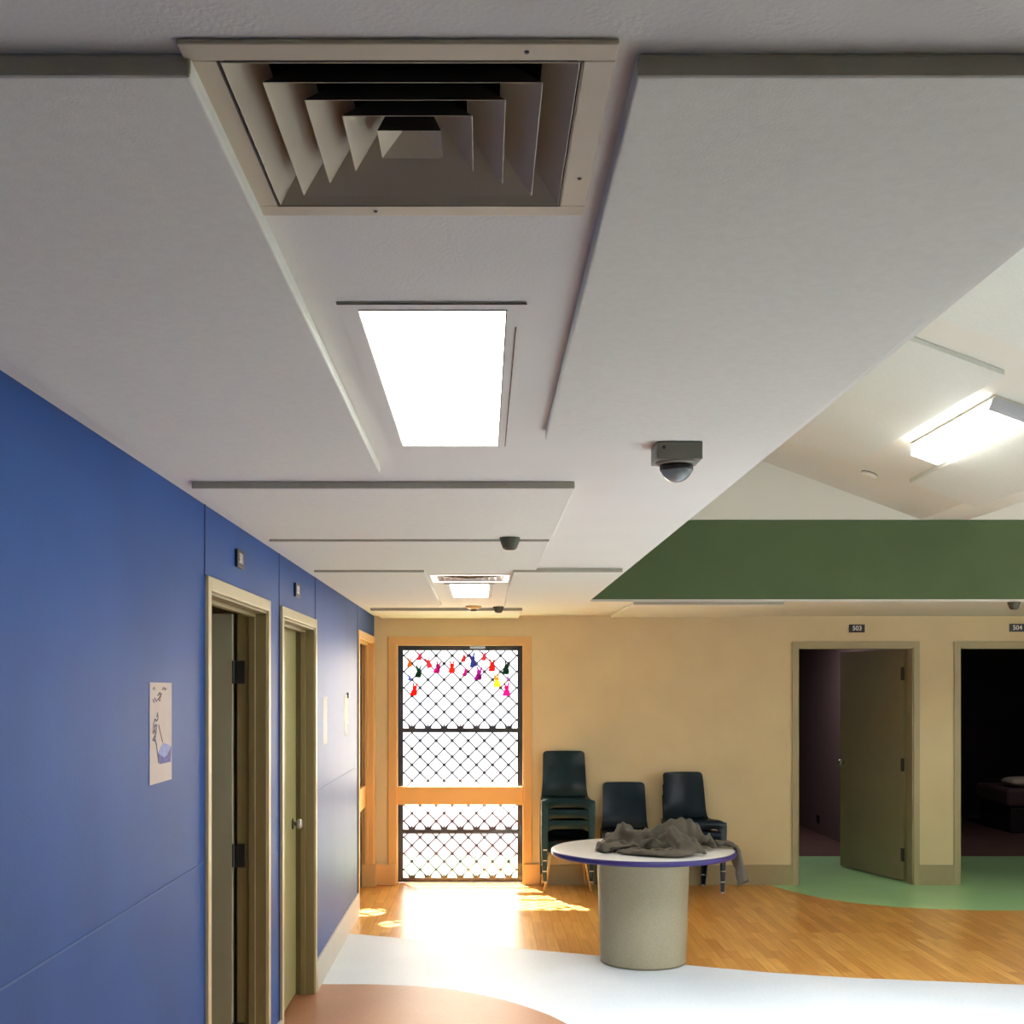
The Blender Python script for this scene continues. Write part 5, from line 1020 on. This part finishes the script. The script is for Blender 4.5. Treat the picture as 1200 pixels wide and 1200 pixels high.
JACKET_Z = [32, 12, -13, 14, -1, 11, -20, -20, 1, 45, -13, -31, 7, 34, -2, -40, 0, 22, 30, -45, -8, 27, 9, -25, -8, 46, -5, -43, 9, 37, -19, -27, 21, 14, -12, -23,
0, 0, 46, -22, 17, -40, 50, -41, 19, -28, 42, -34, 23, -32, 37, -27, 39, -44, 28, -32, 61, -29, 31, -58, 49, -43, 15, -8, 22, -41, 59, -52, 43, -35, 15,
-29, 30, -31, 72, -33, 34, -53, 23, -43, 40, -26, 49, -44, 32, -51, 28, -11, 18, -33, 30, -31, 78, -42, 24, -31, 5, -30, 50, -56, 61, -58, 36, -17, 20,
-41, 31, -19, 22, -31, 82, -7, -33, 26, -43, 15, -38, 39, -23, 15, -17, 19, -38, 53, -51, 49, -37, 25, -39, 38, -35, 41, -23, 44, -62, 33, -34, 31, -33,
34, -32, 32, -18, 18, -18, 24, -24, 33, -43, 35, -39, 48, -37, 51, -63, 53, -47, 29, -30, 46, -48, 44, -49, 44, -43, 39, -38, 45, -39, 40, -46, 44, -37,
28, -35, 52, -39, 42, -38, 27, -22, 41, -38, 39, -42, 38, -46, 34, -47, 50, -51, 43, -38, 32, -38, 34, -22, 42, -50, 37, -35, 57, -40, 48, -61, 61, -55,
50, -58, 45, -52, 48, -39, 29, -39, 32, -22, 42, -43, 28, -38, 54, -37, 48, -48, 50, -62, 51, -47, 43, -50, 56, -38, 31, -47, 28, -27, 44, -36, 35, -37,
24, -34, 48, -36, 33, -40, 51, -50, 44, -47, 64, -36, 33, -46, 21, -39, 36, -34, 50, -37, 24, -24, 14, -25, 31, -34, 49, -45, 43, -42, 69, -34, 35, -62,
35, -47, 24, -20, 46, -52, 49, -31, 17, -11, 5, -20, 37, -45, 45, -36, 69, -31, 37, -67, 41, -57, 27, -21, 34, -29, 44, -58, 44, -25, 36, -31, 15, -37,
44, -31, 64, -28, 39, -68, 41, -63, 32, -23, 20, -26, 47, -30, 52, -68, 52, -30, 34, -57, 44, -31, 42, -30, 63, -75, 46, -61, 30, -21, 28, -38, 70, -65,
72, -50, 39, -64, 42, -23, 24, -27, 19, -11, 54, -80, 72, -53, 23, -39, 44, -24, 53, -72, 55, -58, 43, -21, 22, -43, 45, -30, 17, -22, 42, -53, 52, -29,
48, -52, 35, -21, 40, -52, 26, -44, 45, -24, 25, -48, 49, -36, 18, -30, 46, -43, 62, -41, 33, -17, 33, -56, 38, -56, 60, -38, 40, -49, 54, -68, 53, -43,
7, -5, 32, -13, 22, -1, 18, -39, 38, -63, 79, -78, 82, -58, 55, -66, 48, -67, 55, -50, 26, -4, 31, -11, 23, -21, 32, -62, 66, -85, 76, -66, 77, -53, 52,
-69, 59, -76, 59, -52, 7, -14, -3, 47, -16, 36, -11, 17, -32, 39, -68, 69, -72, 65, -60, 70, -52, 49, -77, 71, -69, 60, -49, -16, 15, 12, 14, 24, -13,
17, -44, 47, -47, 49, -61, 55, -42, 33, -32, 27, -52, 48, -42, 53, -34, -12, 13, 16, -1, 24, -25, 26, -29, 29, -43, 40, -46, 34, -22, 21, -26, 26, -44,
39, -34, 46, -12, -17, -7, 41, -47, 30, -22, 23, -32, 46, -35, 39, -31, 30, -26, 27, -28, 29, -39, 40, -48, 30, 17, -42, -27, 71, -72, 34, -24, 25, -17,
23, -37, 46, -46, 41, -41, 43, -44, 52, -44, 56, -41, 68, -17, -17, -56, 54, -53, 37, 14, 34, -34, 97, -65, 93, -102, 105, -89, 94, -70, 72, -102, 72,
-137, 73, -79, -14, 1, 0, 0, 0, 0, 59, -59, 9, -11, 112, -68, -15, 29, 57, -75, 18, 25, -65, 30, 19, -29, 19, 19, -27, 20, 11, -26, 17, 18, -56, 36, 23,
-79, 45, 22, -49, 28, 20, -37, 9, 27, -73, 54, 13, -53, 60, 13, -10, 25, 24, 0, 35, 19, -63, 47, 19, -94, 54, 15, -98, 50, 17, -69, 29, 29, -66, 61, 21,
-99, 89, -28, -79, 78, -8, -57, 31, 28, -25, -9, 70, -43, -15, 76, -80, 57, -93, 67, -63, 70, -44, 72, -58, 59, -81, 96, -76, 86, -59, 86, -63, 72, -116,
66, -133, 76, -84, 65, -17, -37, -15, 3, 13, 76, -70, 110, -95, 71, -85, 49, -37, 48, -65, 60, -53, 55, -47, 58, -82, 62, -52, 82, -53, 58, -75, 59, -89,
78, -61, 84, -24, 66, -51, 81, -95, 104, -127, 99, -111, 122, -107, 95, -122, 106, -111, 69, -79, 54, -27, 56, -13, 60, -72, 90, -77, 77, -58, 70, -56,
78, -84, 79, -103, 56, -94, 71, -42, 62, -30, 65, -69, 71, -118, 73, -105, 82, -69, 71, -31, -77, -1, 27, 62, -67, 91, -94, 66, -42, 25, -37, 57, -83,
99, -75, 63, -98, 50, -43, 52, -29, 68, -53, 72, -100, 90, -84, 88, -55, 82, -55, 77, -101, 85, -113, 99, -102, 131, -99, 105, -129, 120, -111, 75, -100,
65, -57, 45, -12, 41, -22, 62, -68, 91, -47, 87, -27, 82, -76, 97, -114, 74, -128, 71, -92, 63, -59, 56, -50, 57, -83, 74, -96, 84, -66, 79, -61, 74, -55,
-103, 18, 16, 27, -35, 64, -75, 80, -50, 48, -75, 89, -101, 106, -95, 52, -71, 51, -34, 51, -26, 36, -53, 78, -73, 99, -52, 87, -60, 86, -110, 91, -144,
90, -119, 100, -64, 91, -69, 69, -69, 70, -97, 66, -63, 53, -38, 30, -17, 47, -61, 73, -43, 85, -13, 90, -29, 101, -89, 100, -131, 95, -115, 73, -99, 73,
-96, 59, -81, 37, -84, 68, -55, 69, -36, 75, -66, 81, -59, -130, 17, 14, 10, -20, 45, -50, 45, -14, 45, -37, 67, -77, 41, -46, 52, -60, 47, -43, 53, -46,
32, -59, 84, -27, 89, -25, 90, -85, 91, -150, 110, -166, 108, -125, 100, -83, 71, -100, 103, -100, 65, -31, 26, -5, 55, -62, 55, -69, 53, -45, 69, -17,
84, 0, 86, -31, 86, -72, 79, -98, 94, -95, 83, -107, 75, -134, 62, -135, 72, -87, 61, -35, 61, -37, 71, -51, 62, -36, -154, 1, 25, 12, -36, 39, -13, 34,
-38, 82, -59, 31, -36, 44, -16, 42, -44, 56, -72, 59, -85, 60, -50, 89, -11, 94, -35, 88, -110, 97, -149, 112, -147, 121, -134, 101, -147, 88, -76, 34,
-27, 2, 2, 37, -22, 69, -89, 78, -67, 55, -31, 72, -5, 82, -28, 92, -55, 66, -63, 88, -45, 78, -72, 87, -136, 92, -150, 67, -138, 77, -75, 51, -37, 44,
-39, 53, -52, 71, -4, -179, 1, 21, 13, -34, 70, -50, 77, -86, 37, -15, 31, -9, 38, -28, 42, -24, 28, -60, 54, -60, 75, -22, 83, -36, 101, -79, 94, -124,
106, -111, 108, -114, 98, -146, 108, -175, 82, -97, 31, -12, 18, 3, 44, -52, 69, -89, 72, -37, 55, -14, 78, -28, 84, -43, 81, -83, 83, -47, 84, -38, 83,
-102, 111, -131, 85, -151, 93, -114, 79, -85, 58, -74, 43, -69, 70, -50, 76, 15, -193, 16, 5, 33, -37, 72, -89, 79, -80, 27, 5, 19, 31, 32, -16, 52, -47,
50, -58, 70, -36, 75, -45, 95, -79, 90, -119, 101, -101, 94, -64, 88, -93, 93, -156, 99, -169, 78, -113, 66, -65, 63, -31, 56, -84, 64, -62, 59, 1, 54,
-9, 78, -43, 79, -85, 79, -54, 75, -34, 77, -55, 85, -121, 101, -131, 104, -120, 100, -83, 77, -97, 65, -126, 77, -90, 74, -39, 74, 8, -182, -6, 32, 37,
-67, 97, -90, 26, -29, 15, 10, 32, 36, 36, -19, 17, -5, 43, -3, 65, -28, 91, -78, 89, -116, 75, -115, 87, -76, 77, -48, 79, -93, 79, -134, 85, -126, 75,
-88, 78, -92, 77, -112, 81, -98, 63, -31, 57, 2, 57, -21, 72, -49, 80, -95, 78, -41, 68, -36, 71, -93, 89, -137, 96, -101, 93, -63, 84, -76, 80, -108,
72, -124, 79, -74, 66, -39, 69, -25, -165, 18, 37, 35, -61, 57, -60, 6, 2, 17, 23, 24, 20, 23, -14, 3, -1, 79, 5, 90, -32, 84, -106, 85, -140, 84, -104,
83, -70, 70, -76, 58, -98, 92, -107, 80, -71, 71, -64, 74, -106, 72, -123, 63, -79, 68, -35, 62, -22, 55, -37, 66, -72, 94, -75, 70, -31, 69, -70, 79,
-135, 94, -119, 78, -54, 67, -51, 78, -94, 93, -103, 76, -99, 82, -58, 70, -71, 74, -71, -122, 26, 71, 7, -80, 39, -12, 16, 31, 17, -2, 29, -15, 2, -19,
44, 26, 72, 6, 85, -57, 80, -122, 94, -119, 90, -95, 73, -96, 70, -123, 70, -96, 88, -61, 78, -43, 71, -66, 66, -100, 60, -91, 61, -55, 65, -50, 62, -67,
52, -70, 61, -48, 88, -54, 67, -37, 67, -107, 83, -129, 75, -77, 59, -36, 49, -56, 63, -84, 58, -75, 70, -42, 75, -51, 71, -99, 72, -84, -91, 3, 92, -44,
-16, 24, 22, 37, -37, 70, -65, 51, -35, 43, -12, 72, 7, 78, -21, 71, -70, 65, -96, 77, -67, 75, -94, 80, -148, 82, -138, 72, -77, 68, -34, 63, -21, 64,
-64, 57, -64, 52, -35, 58, -41, 57, -80, 66, -113, 69, -87, 59, -33, 60, -30, 64, -74, 61, -99, 73, -100, 68, -49, 48, -66, 54, -97, 67, -90, 63, -32,
69, -1, 12, -32, -30, -58, -23, 48, -25, 11, 42, 14, 46, -35, 59, -64, 63, -19, 63, -10, 77, -33, 74, -65, 64, -86, 68, -45, 63, -61, 78, -120, 90, -171,
99, -128, 65, -40, 65, -40, 52, -50, 48, -53, 56, -17, 62, -3, 63, -46, 60, -101, 67, -116, 66, -72, 63, -54, 57, -70, 61, -99, 60, -83, 65, -50, 59, -54,
48, -98, 50, -110, 61, -67, 59, -28, 79, -15, -64, -14, 5, 5, 13, 39, -1, 57, -51, 66, -13, 59, -3, 77, -26, 73, -76, 64, -106, 71, -82, 78, -50, 77, -95,
95, -151, 93, -123, 72, -76, 61, -42, 45, -67, 63, -84, 77, -53, 67, -2, 63, 15, 67, -52, 70, -98, 74, -82, 65, -66, 60, -92, 66, -124, 63, -110, 64, -58,
61, -38, 51, -64, 36, -104, 67, -106, 55, -54, 64, -55, 80, -43, -47, 4, 54, -4, -14, 43, -33, 74, -36, 72, 1, 70, 6, 73, -51, 66, -115, 76, -110, 75,
-82, 94, -90, 89, -137, 99, -133, 78, -69, 75, -58, 61, -76, 45, -92, 73, -93, 82, -41, 84, -12, 69, -5, 76, -46, 62, -42, 79, -42, 63, -70, 61, -130,
67, -148, 66, -105, 65, -49, 47, -55, 46, -81, 57, -105, 59, -52, 41, -44, 64, -95, 70, -62, 13, -1, 60, 34, -64, 50, -53, 66, -3, 61, 8, 74, -17, 69,
-76, 65, -89, 55, -87, 76, -76, 85, -138, 98, -153, 87, -99, 70, -39, 58, -48, 66, -99, 59, -107, 67, -62, 90, -45, 83, -43, 73, -37, 87, -33, 83, -2,
65, -1, 66, -80, 66, -138, 68, -137, 70, -107, 72, -88, 57, -105, 57, -96, 60, -76, 69, -42, 66, -73, 59, -107, 58, -59, 52, 21, 68, 6, -95, 69, -50, 62,
-9, 54, 1, 56, -36, 42, -69, 64, -48, 56, -53, 75, -105, 88, -162, 91, -141, 81, -74, 72, -44, 60, -80, 71, -113, 68, -51, 60, -57, 69, -58, 97, -89, 86,
-57, 88, -6, 88, 13, 74, -10, 73, -77, 71, -104, 68, -100, 72, -115, 74, -149, 75, -142, 66, -97, 68, -54, 70, -53, 69, -89, 55, -104, 58, -38, 72, 10,
50, 14, -80, 69, -42, 52, -22, 39, -29, 31, -52, 50, -36, 59, -51, 84, -64, 83, -128, 92, -150, 88, -112, 85, -69, 66, -86, 74, -117, 71, -74, 58, -20,
42, -34, 75, -70, 46, -70, 72, -48, 78, -3, 95, -7, 97, -47, 79, -51, 71, -44, 73, -69, 72, -127, 75, -173, 75, -152, 73, -95, 73, -68, 78, -85, 71, -103,
61, -74, 66, 3, -9, 13, 80, -12, -42, 46, -20, 43, -54, 22, -63, 44, -34, 16, -26, 61, -23, 76, -77, 84, -110, 90, -105, 90, -86, 83, -105, 90, -138, 79,
-106, 59, -49, 52, -12, 50, -53, 39, -56, 58, -71, 60, -9, 61, -35, 92, -41, 92, -52, 98, -30, 73, 4, 69, -47, 73, -128, 74, -157, 74, -132, 79, -110,
87, -127, 85, -118, 73, -86, 68, -41, 82, -37, 69, -86, 14, 68, -92, 17, 55, -18, -32, -7, 15, 60, -21, -6, 37, -37, 35, -89, 45, -59, 21, -29, 31, -26,
47, -44, 71, -80, 84, -73, 92, -59, 91, -83, 94, -146, 123, -167, 105, -95, 59, -47, 46, -51, 56, -84, 50, -66, 59, -21, 64, -34, 50, -28, 55, -69, 87,
-44, 101, -5, 74, 15, 74, -49, 73, -99, 72, -105, 73, -105, 77, -123, 79, -161, 88, -140, 83, -75, 72, -30, 76, -57, 71, -89, 62, -51, 62, 9, -79, 20,
20, 13, -23, 32, -71, 44, -90, 36, -39, 17, -22, 45, -54, 54, -66, 69, -65, 78, -42, 115, -60, 98, -95, 98, -129, 98, -152, 146, -158, 143, -139, 119,
-104, 58, -103, 53, -53, 54, -16, 65, -36, 42, -64, 54, -65, 76, -31, 99, -7, 73, -9, 76, -49, 77, -53, 75, -50, 75, -89, 78, -155, 86, -161, 73, -120,
88, -88, 81, -71, 84, -94, 73, -62, 68, -28, 68, 5, -95, -5, 35, -4, -65, 36, -81, 39, -50, 37, -37, 25, -10, 33, -56, 40, -67, 62, -35, 72, -35, 124,
-72, 99, -104, 98, -111, 96, -91, 94, -124, 129, -165, 122, -96, 65, -110, 62, -51, 53, -25, 48, -65, 44, -70, 52, -40, 70, -32, 98, -38, 73, -42, 76,
-36, 79, -12, 80, -27, 82, -90, 81, -134, 69, -134, 74, -93, 71, -98, 78, -118, 83, -106, 73, -32, 64, -14, 67, -12, -90, -35, 72, -46, -86, 28, -49, 32,
-43, 36, -20, 36, -14, 18, -50, 31, -44, 60, -37, 98, -45, 113, -96, 98, -104, 100, -79, 92, -50, 84, -96, 84, -135, 80, -136, 118, -77, 67, -73, 55, -81,
48, -74, 39, -53, 50, -16, 54, -19, 70, -76, 80, -62, 76, -18, 81, 9, 73, -30, 84, -86, 80, -111, 85, -84, 69, -94, 76, -139, 77, -149, 81, -80, 60, -19,
61, -43, 75, -42, -37, -71, 104, -73, -84, 41, -56, 31, -13, 21, -34, 35, -12, 20, -5, 8, -17, 76, -65, 118, -83, 98, -110, 104, -92, 94, -34, 64, -34,
74, -97, 80, -132, 89, -123, 105, -131, 132, -102, 58, -98, 51, -75, 39, -27, 52, -15, 48, -38, 50, -71, 60, -47, 75, -15, 76, -7, 73, -50, 79, -67, 81,
-68, 92, -62, 84, -124, 93, -157, 76, -147, 77, -71, 61, -37, 57, -87, 90, -64, 4, -72, 109, -67, -83, 46, -33, 18, -8, 10, -9, -1, -20, 37, -18, 70, -55,
110, -72, 89, -88, 84, -107, 102, -72, 77, -24, 65, -57, 74, -94, 84, -98, 89, -75, 84, -106, 81, -153, 96, -86, 36, -67, 47, -19, 39, -33, 39, -55, 43,
-50, 54, -28, 87, -36, 74, -53, 72, -63, 75, -44, 84, -26, 80, -60, 88, -121, 87, -141, 74, -118, 68, -64, 49, -69, 55, -94, 57, -51, 11, -37, 91, -41,
-78, 51, -27, 23, -44, 32, -40, 28, -23, 60, -39, 82, -29, 69, -70, 75, -95, 91, -86, 89, -51, 50, -44, 63, -70, 70, -68, 80, -44, 81, -72, 85, -124, 85,
-130, 73, -116, 82, -83, 77, -49, 45, -68, 38, -58, 43, -8, 39, -18, 77, -63, 77, -83, 75, -69, 78, -21, 72, -31, 83, -68, 81, -112, 90, -113, 88, -79,
58, -100, 46, -90, 61, -94, 32, -35, 9, -1, 77, -17, -73, 67, -47, 37, -68, 43, -34, 30, -39, 88, -47, 63, -40, 63, -74, 74, -73, 81, -46, 44, -50, 61,
-84, 62, -74, 67, -44, 84, -30, 80, -82, 87, -116, 83, -120, 82, -85, 91, -85, 77, -90, 54, -97, 44, -46, 46, -24, 66, -43, 77, -88, 80, -88, 81, -62,
92, -40, 69, -55, 79, -84, 79, -81, 87, -77, 92, -69, 60, -123, 53, -90, 51, -92, 36, -34, 5, -3, 70, 26, -71, 82, -79, 72, -86, 74, -76, 88, -72, 65,
-42, 51, -71, 63, -68, 74, -35, 60, -45, 61, -88, 67, -103, 66, -68, 69, -26, 60, -43, 82, -80, 79, -92, 84, -72, 71, -44, 75, -83, 56, -116, 62, -90,
61, -49, 66, -54, 69, -81, 83, -97, 90, -70, 96, -62, 65, -65, 82, -72, 64, -84, 76, -59, 88, -48, 75, -78, 61, -103, 40, -75, 58, -86, 55, -34, -6, 6,
24, 30, -74, 82, -75, 93, -75, 94, -68, 69, -57, 51, -73, 40, -80, 64, -50, 60, -21, 53, -70, 73, -101, 70, -80, 60, -28, 44, -55, 73, -78, 74, -73, 72,
-36, 64, -17, 54, -35, 45, -58, 34, -80, 58, -71, 69, -67, 66, -90, 75, -99, 78, -70, 87, -40, 76, -55, 56, -66, 52, -80, 63, -72, 79, -45, 73, -67, 75,
-96, 64, -83, 54, -60, 55, -52, 40, -56, 9, -22, 40, 12, -49, 57, 13, 29, 7, -10, -57, -20, 24, -19, -20, -1, 25, 4, -9, -24, 10, 44, 39, 6, 8, 9, 5, -16,
-38, -20, 15, -2, 61, -47, 62, -85, 64, -75, 67, -50, 69, -67, 75, -97, 71, -97, 62, -54, 58, -43, 57, -36, -42, 47, -31, 55, -43, 57, -88, 83, -70, 47,
-65, 82, -76, 61, -62, 71, -47, 15, -16, 34, -37, 13, -2, -21, -20, 25, -21, 31, -18, 29, -28, 42, -47, 54, -63, 52, -56, 65, -51, 33, -35, 48, -44, 43,
-5, -27, -27, 46, -43, 29, -32, 31, -27, 29, -25, 37, -39, 42, -47, 75, -74, 67, -60, 67, -48, 44, -14, -37, -20, 29, -15, 36, -38, 29, -32, 27, -29, 30,
-20, 22, -20, 46, -68, 92, -63, 60, -40, 17, -12, -33, -20, 45, -25, 24, -32, 47, -56, 38, -22, 23, -30, 27, -6, 24, -52, 85, -63, 63, -46, 31, -31, -13,
-3, -24, 53, -57, 64, -46, 23, -39, 38, -20, 24, -10, 25, -59, 90, -70, 69, -62, 54, -63, 14, -22, 54, -42, 40, -62, 37, -35, 34, -16, 27, -20, 46, -75,
78, -79, 95, -79, 70, -48, 7, -12, 43, -66, 46, -48, 27, -30, 35, -9, 33, -51, 68, -57, 50, -67, 85, -75, 62, -36, 2, -35, 73, -80, 61, -60, 31, -29, 43,
-19, 38, -46, 55, -72, 59, -31, 54, -41, 23, -25, -9, -30, 58, -51, 50, -44, 24, -39, 43, -21, 44, -63, 65, -43, 25, -36, 61, -34, 34, -7, -46, -12, 33,
-22, 32, -54, 50, -27, 18, -40, 66, -47, 27, -20, 17, -36, 60, -42, 33, 13, -69, -23, 44, -25, 35, -20, 11, -14, 34, -29, 37, -52, 33, -9, 29, -48, 55,
-49, 41, 8, -86, -4, 26, -28, 34, -17, 27, -12, 16, -9, 24, -18, 10, -21, 41, -22, 17, -35, 41, 1, -109, -1, 27, -24, 32, -18, 28, -14, 22, -9, 24, -5,
17, -7, 18, -12, 16, -25, 28, -2, -128, 6, 14, -15, 27, -9, 20, -11, 22, -12, 24, -11, 23, -9, 22, 0, 7, 0, 7, 4, -143, 8, 10, -1, 13, -7, 21, -12, 23,
-12, 22, -7, 21, -12, 20, -5, 23, -9, 18, -4, -143, 8, 7, 1, 13, -7, 22, -11, 21, -7, 19, -10, 23, -13, 25, -9, 20, -5, 17, -7, -139, 6, 8, 0, 16, -10,
23, -10, 20, -6, 19, -6, 19, -13, 23, -6, 19, -6, 16, -5, -138, 3, 11, -3, 19, -11, 22, -9, 19, -5, 18, -6, 18, -8, 20, -3, 14, -6, 16, -4, -136, 1, 12,
-5, 21, -10, 20, -10, 19, -6, 18, -6, 18, 0, 13, -3, 15, -7, 16, -3, -135, -1, 15, -5, 20, -11, 20, -10, 19, -6, 17, -3, 17, -5, 19, -7, 15, -6, 14, 2,
-136, 0, 14, -9, 22, -10, 19, -8, 18, -7, 17, -5, 18, -6, 18, -6, 15, -4, 15, 3, -136, 12, -7, 24, -13, 18, -7, 18, -7, 18, -8, 19, -7, 18, -6, 15, -2,
14, 4, -122, -7, 23, -14, 17, -6, 18, -8, 19, -8, 19, -7, 18, -6, 15, -2, 14, 5, -124, 0, 17, -14, 17, -7, 19, -8, 18, -6, 18, -6, 16, -4, 16, -4, 14,
5, -127, 1, 17, -10, 16, -8, 18, -8, 17, -6, 20, -7, 18, -5, 15, -2, 13, 4, -129, 1, 17, -8, 16, -8, 17, -8, 17, -7, 18, -4, 16, -1, 14, 0, 11, 3, -139,
10, 6, 10, -5, 17, -9, 17, -9, 16, -7, 17, -2, 15, 3, 13, 1, 12, -4, 3, ]
def running(steps):
    out, total = [], 0
    for v in steps: total += v; out.append(total/2000)
    return out
jv = list(zip(running(JACKET_X), running(JACKET_Y), running(JACKET_Z)))
me = bpy.data.meshes.new('jacket'); me.from_pydata(jv, [], garment()); me.update(); me.materials.append(M['jacket'])
for p in me.polygons: p.use_smooth = True
jk = bpy.data.objects.new('jacket', me); C.objects.link(jk); jk.location = (TX, TY, .735)
md = jk.modifiers.new('thick', 'SOLIDIFY'); md.thickness = .0025; md.offset = 0
md = jk.modifiers.new('sub', 'SUBSURF'); md.levels = 1; md.render_levels = 1
tag(jk, 'crumpled grey brown jacket on the round table, one sleeve over the edge', 'jacket')

# ---------------------------------------------------------------- bed in the end room
t = thing('bed', 'low bed with a dark plum cover in the dark end room', 'bed', (6.45, 15.0, 0))
bm = BM(); box(bm, .05, 1.95, 0, .95, 0.0, .32); obj('bed_base', bm, M['bedbase'], t, bevel=.02)
bm = BM(); box(bm, 0, 2.0, -.03, .98, .32, .552); obj('mattress', bm, M['sheet'], t, bevel=.05)
bm = BM()
n = 12
top = [[None]*(n+1) for _ in range(n+1)]; bot = [[None]*(n+1) for _ in range(n+1)]
for i in range(n+1):
    for j in range(n+1):
        u = -1+2*i/n; v = -1+2*j/n
        h = .06*(max(0, (1-u**4)*(1-v**4)))**.45
        x = u*.31*(1-.05*v*v); y = v*.2*(1-.06*u*u)
        top[i][j] = bm.verts.new((x, y, .065+h)); bot[i][j] = bm.verts.new((x, y, .065-h*.95))
for i in range(n):
    for j in range(n):
        bm.faces.new((top[i][j], top[i+1][j], top[i+1][j+1], top[i][j+1])); bm.faces.new((bot[i][j], bot[i][j+1], bot[i+1][j+1], bot[i+1][j]))
bmesh.ops.remove_doubles(bm, verts=bm.verts, dist=1e-5)
o = obj('pillow', bm, M['pillow'], smooth=True, loc=(6.82, 15.22, .555)); o.rotation_euler = (0, 0, R(4))
tag(o, 'pale pillow lying on the bed in the dark end room', 'pillow')

# ---------------------------------------------------------------- lights
w_ = bpy.data.worlds.new('world'); bpy.context.scene.world = w_; w_.use_nodes = True
bg = w_.node_tree.nodes['Background']; bg.inputs[0].default_value = (.93, .96, 1, 1); bg.inputs[1].default_value = 3.6
def sun(d, e, col=(1, .96, .90)):
    l = bpy.data.lights.new('sun', 'SUN'); l.energy = e; l.angle = R(.6); l.color = col
    o = bpy.data.objects.new('sun', l); C.objects.link(o); o.rotation_euler = Vector(d).to_track_quat('-Z', 'Y').to_euler(); return o
sun((.40, -1, -1.50), 62)
def area(name, loc, d, sx, sy, e, col):
    l = bpy.data.lights.new(name, 'AREA'); l.shape = 'RECTANGLE'; l.size = sx; l.size_y = sy; l.energy = e; l.color = col
    o = bpy.data.objects.new(name, l); C.objects.link(o); o.location = loc; o.rotation_euler = Vector(d).to_track_quat('-Z', 'Y').to_euler(); return o
l = area('door_daylight', (-.2, YB+.02, 1.15), (0, -1, -.25), 1.1, 2.0, 34, (1, .84, .62)); l.data.spread = R(130)
l = area('far_soffit_fill', (4.3, 10.0, 2.41), (0, 0, -1), .5, .5, 3.5, (.95, 1, .92)); l.data.spread = R(110)  # unseen fill added to brighten the floor under the far soffit
def glint_spot(p, q, e, r):   # unseen spots added outside to throw sun patches through the mesh
    l = bpy.data.lights.new('glint_spot', 'SPOT'); l.energy = e; l.color = (1, .93, .80); l.shadow_soft_size = .004; l.spot_blend = .15
    v = Vector(q)-Vector(p); l.spot_size = 2*math.atan(r/v.length)
    o = bpy.data.objects.new('glint_spot', l); C.objects.link(o); o.location = p; o.rotation_euler = v.to_track_quat('-Z', 'Y').to_euler()
glint_spot((-.10, 13.3, 3.84), (-.90, 9.72, 0), 16000, .13)
glint_spot((.12, 13.3, 3.75), (-.70, 9.25, 0), 11000, .09)
area('side_fill', (6.55, 5.4, 1.6), (-1, 0, -.3), 4.2, 1.3, 30, (.95, .98, 1))  # unseen side light added to brighten the hall
l = area('hall_light', (1.8, 4.3, 3.0), (0, .05, -1), 1.6, 2.6, 155, (.96, .985, 1)); l.data.spread = R(105)
l = area('middle_room_fill', (3.2, 13.5, 2.5), (0, 0, -1), .6, .6, 18, (1, .90, .90))  # added fill, no fitting here; lifts the dark middle room
l = area('end_room_fill', (6.0, 13.2, 2.5), (0, 0, -1), .6, .6, 9, (1, .85, .82))  # added fill without a fitting, lifts the end room a little

# ---------------------------------------------------------------- camera
cam = bpy.data.cameras.new('camera'); co = bpy.data.objects.new('camera', cam); C.objects.link(co)
co.location = (0, 0, EYE); co.rotation_euler = (R(90), 0, 0)
cam.sensor_width = 36; cam.lens = 42.84; cam.shift_x = 34/1200; cam.shift_y = 206/1200; cam.clip_start = .05
bpy.context.scene.camera = co
sc = bpy.context.scene
sc.view_settings.view_transform = 'Standard'; sc.view_settings.look = 'None'; sc.view_settings.exposure = 0; sc.view_settings.gamma = 1
sc.cycles.use_denoising = True; sc.cycles.max_bounces = 10; sc.cycles.diffuse_bounces = 6
sc.cycles.sample_clamp_indirect = 8
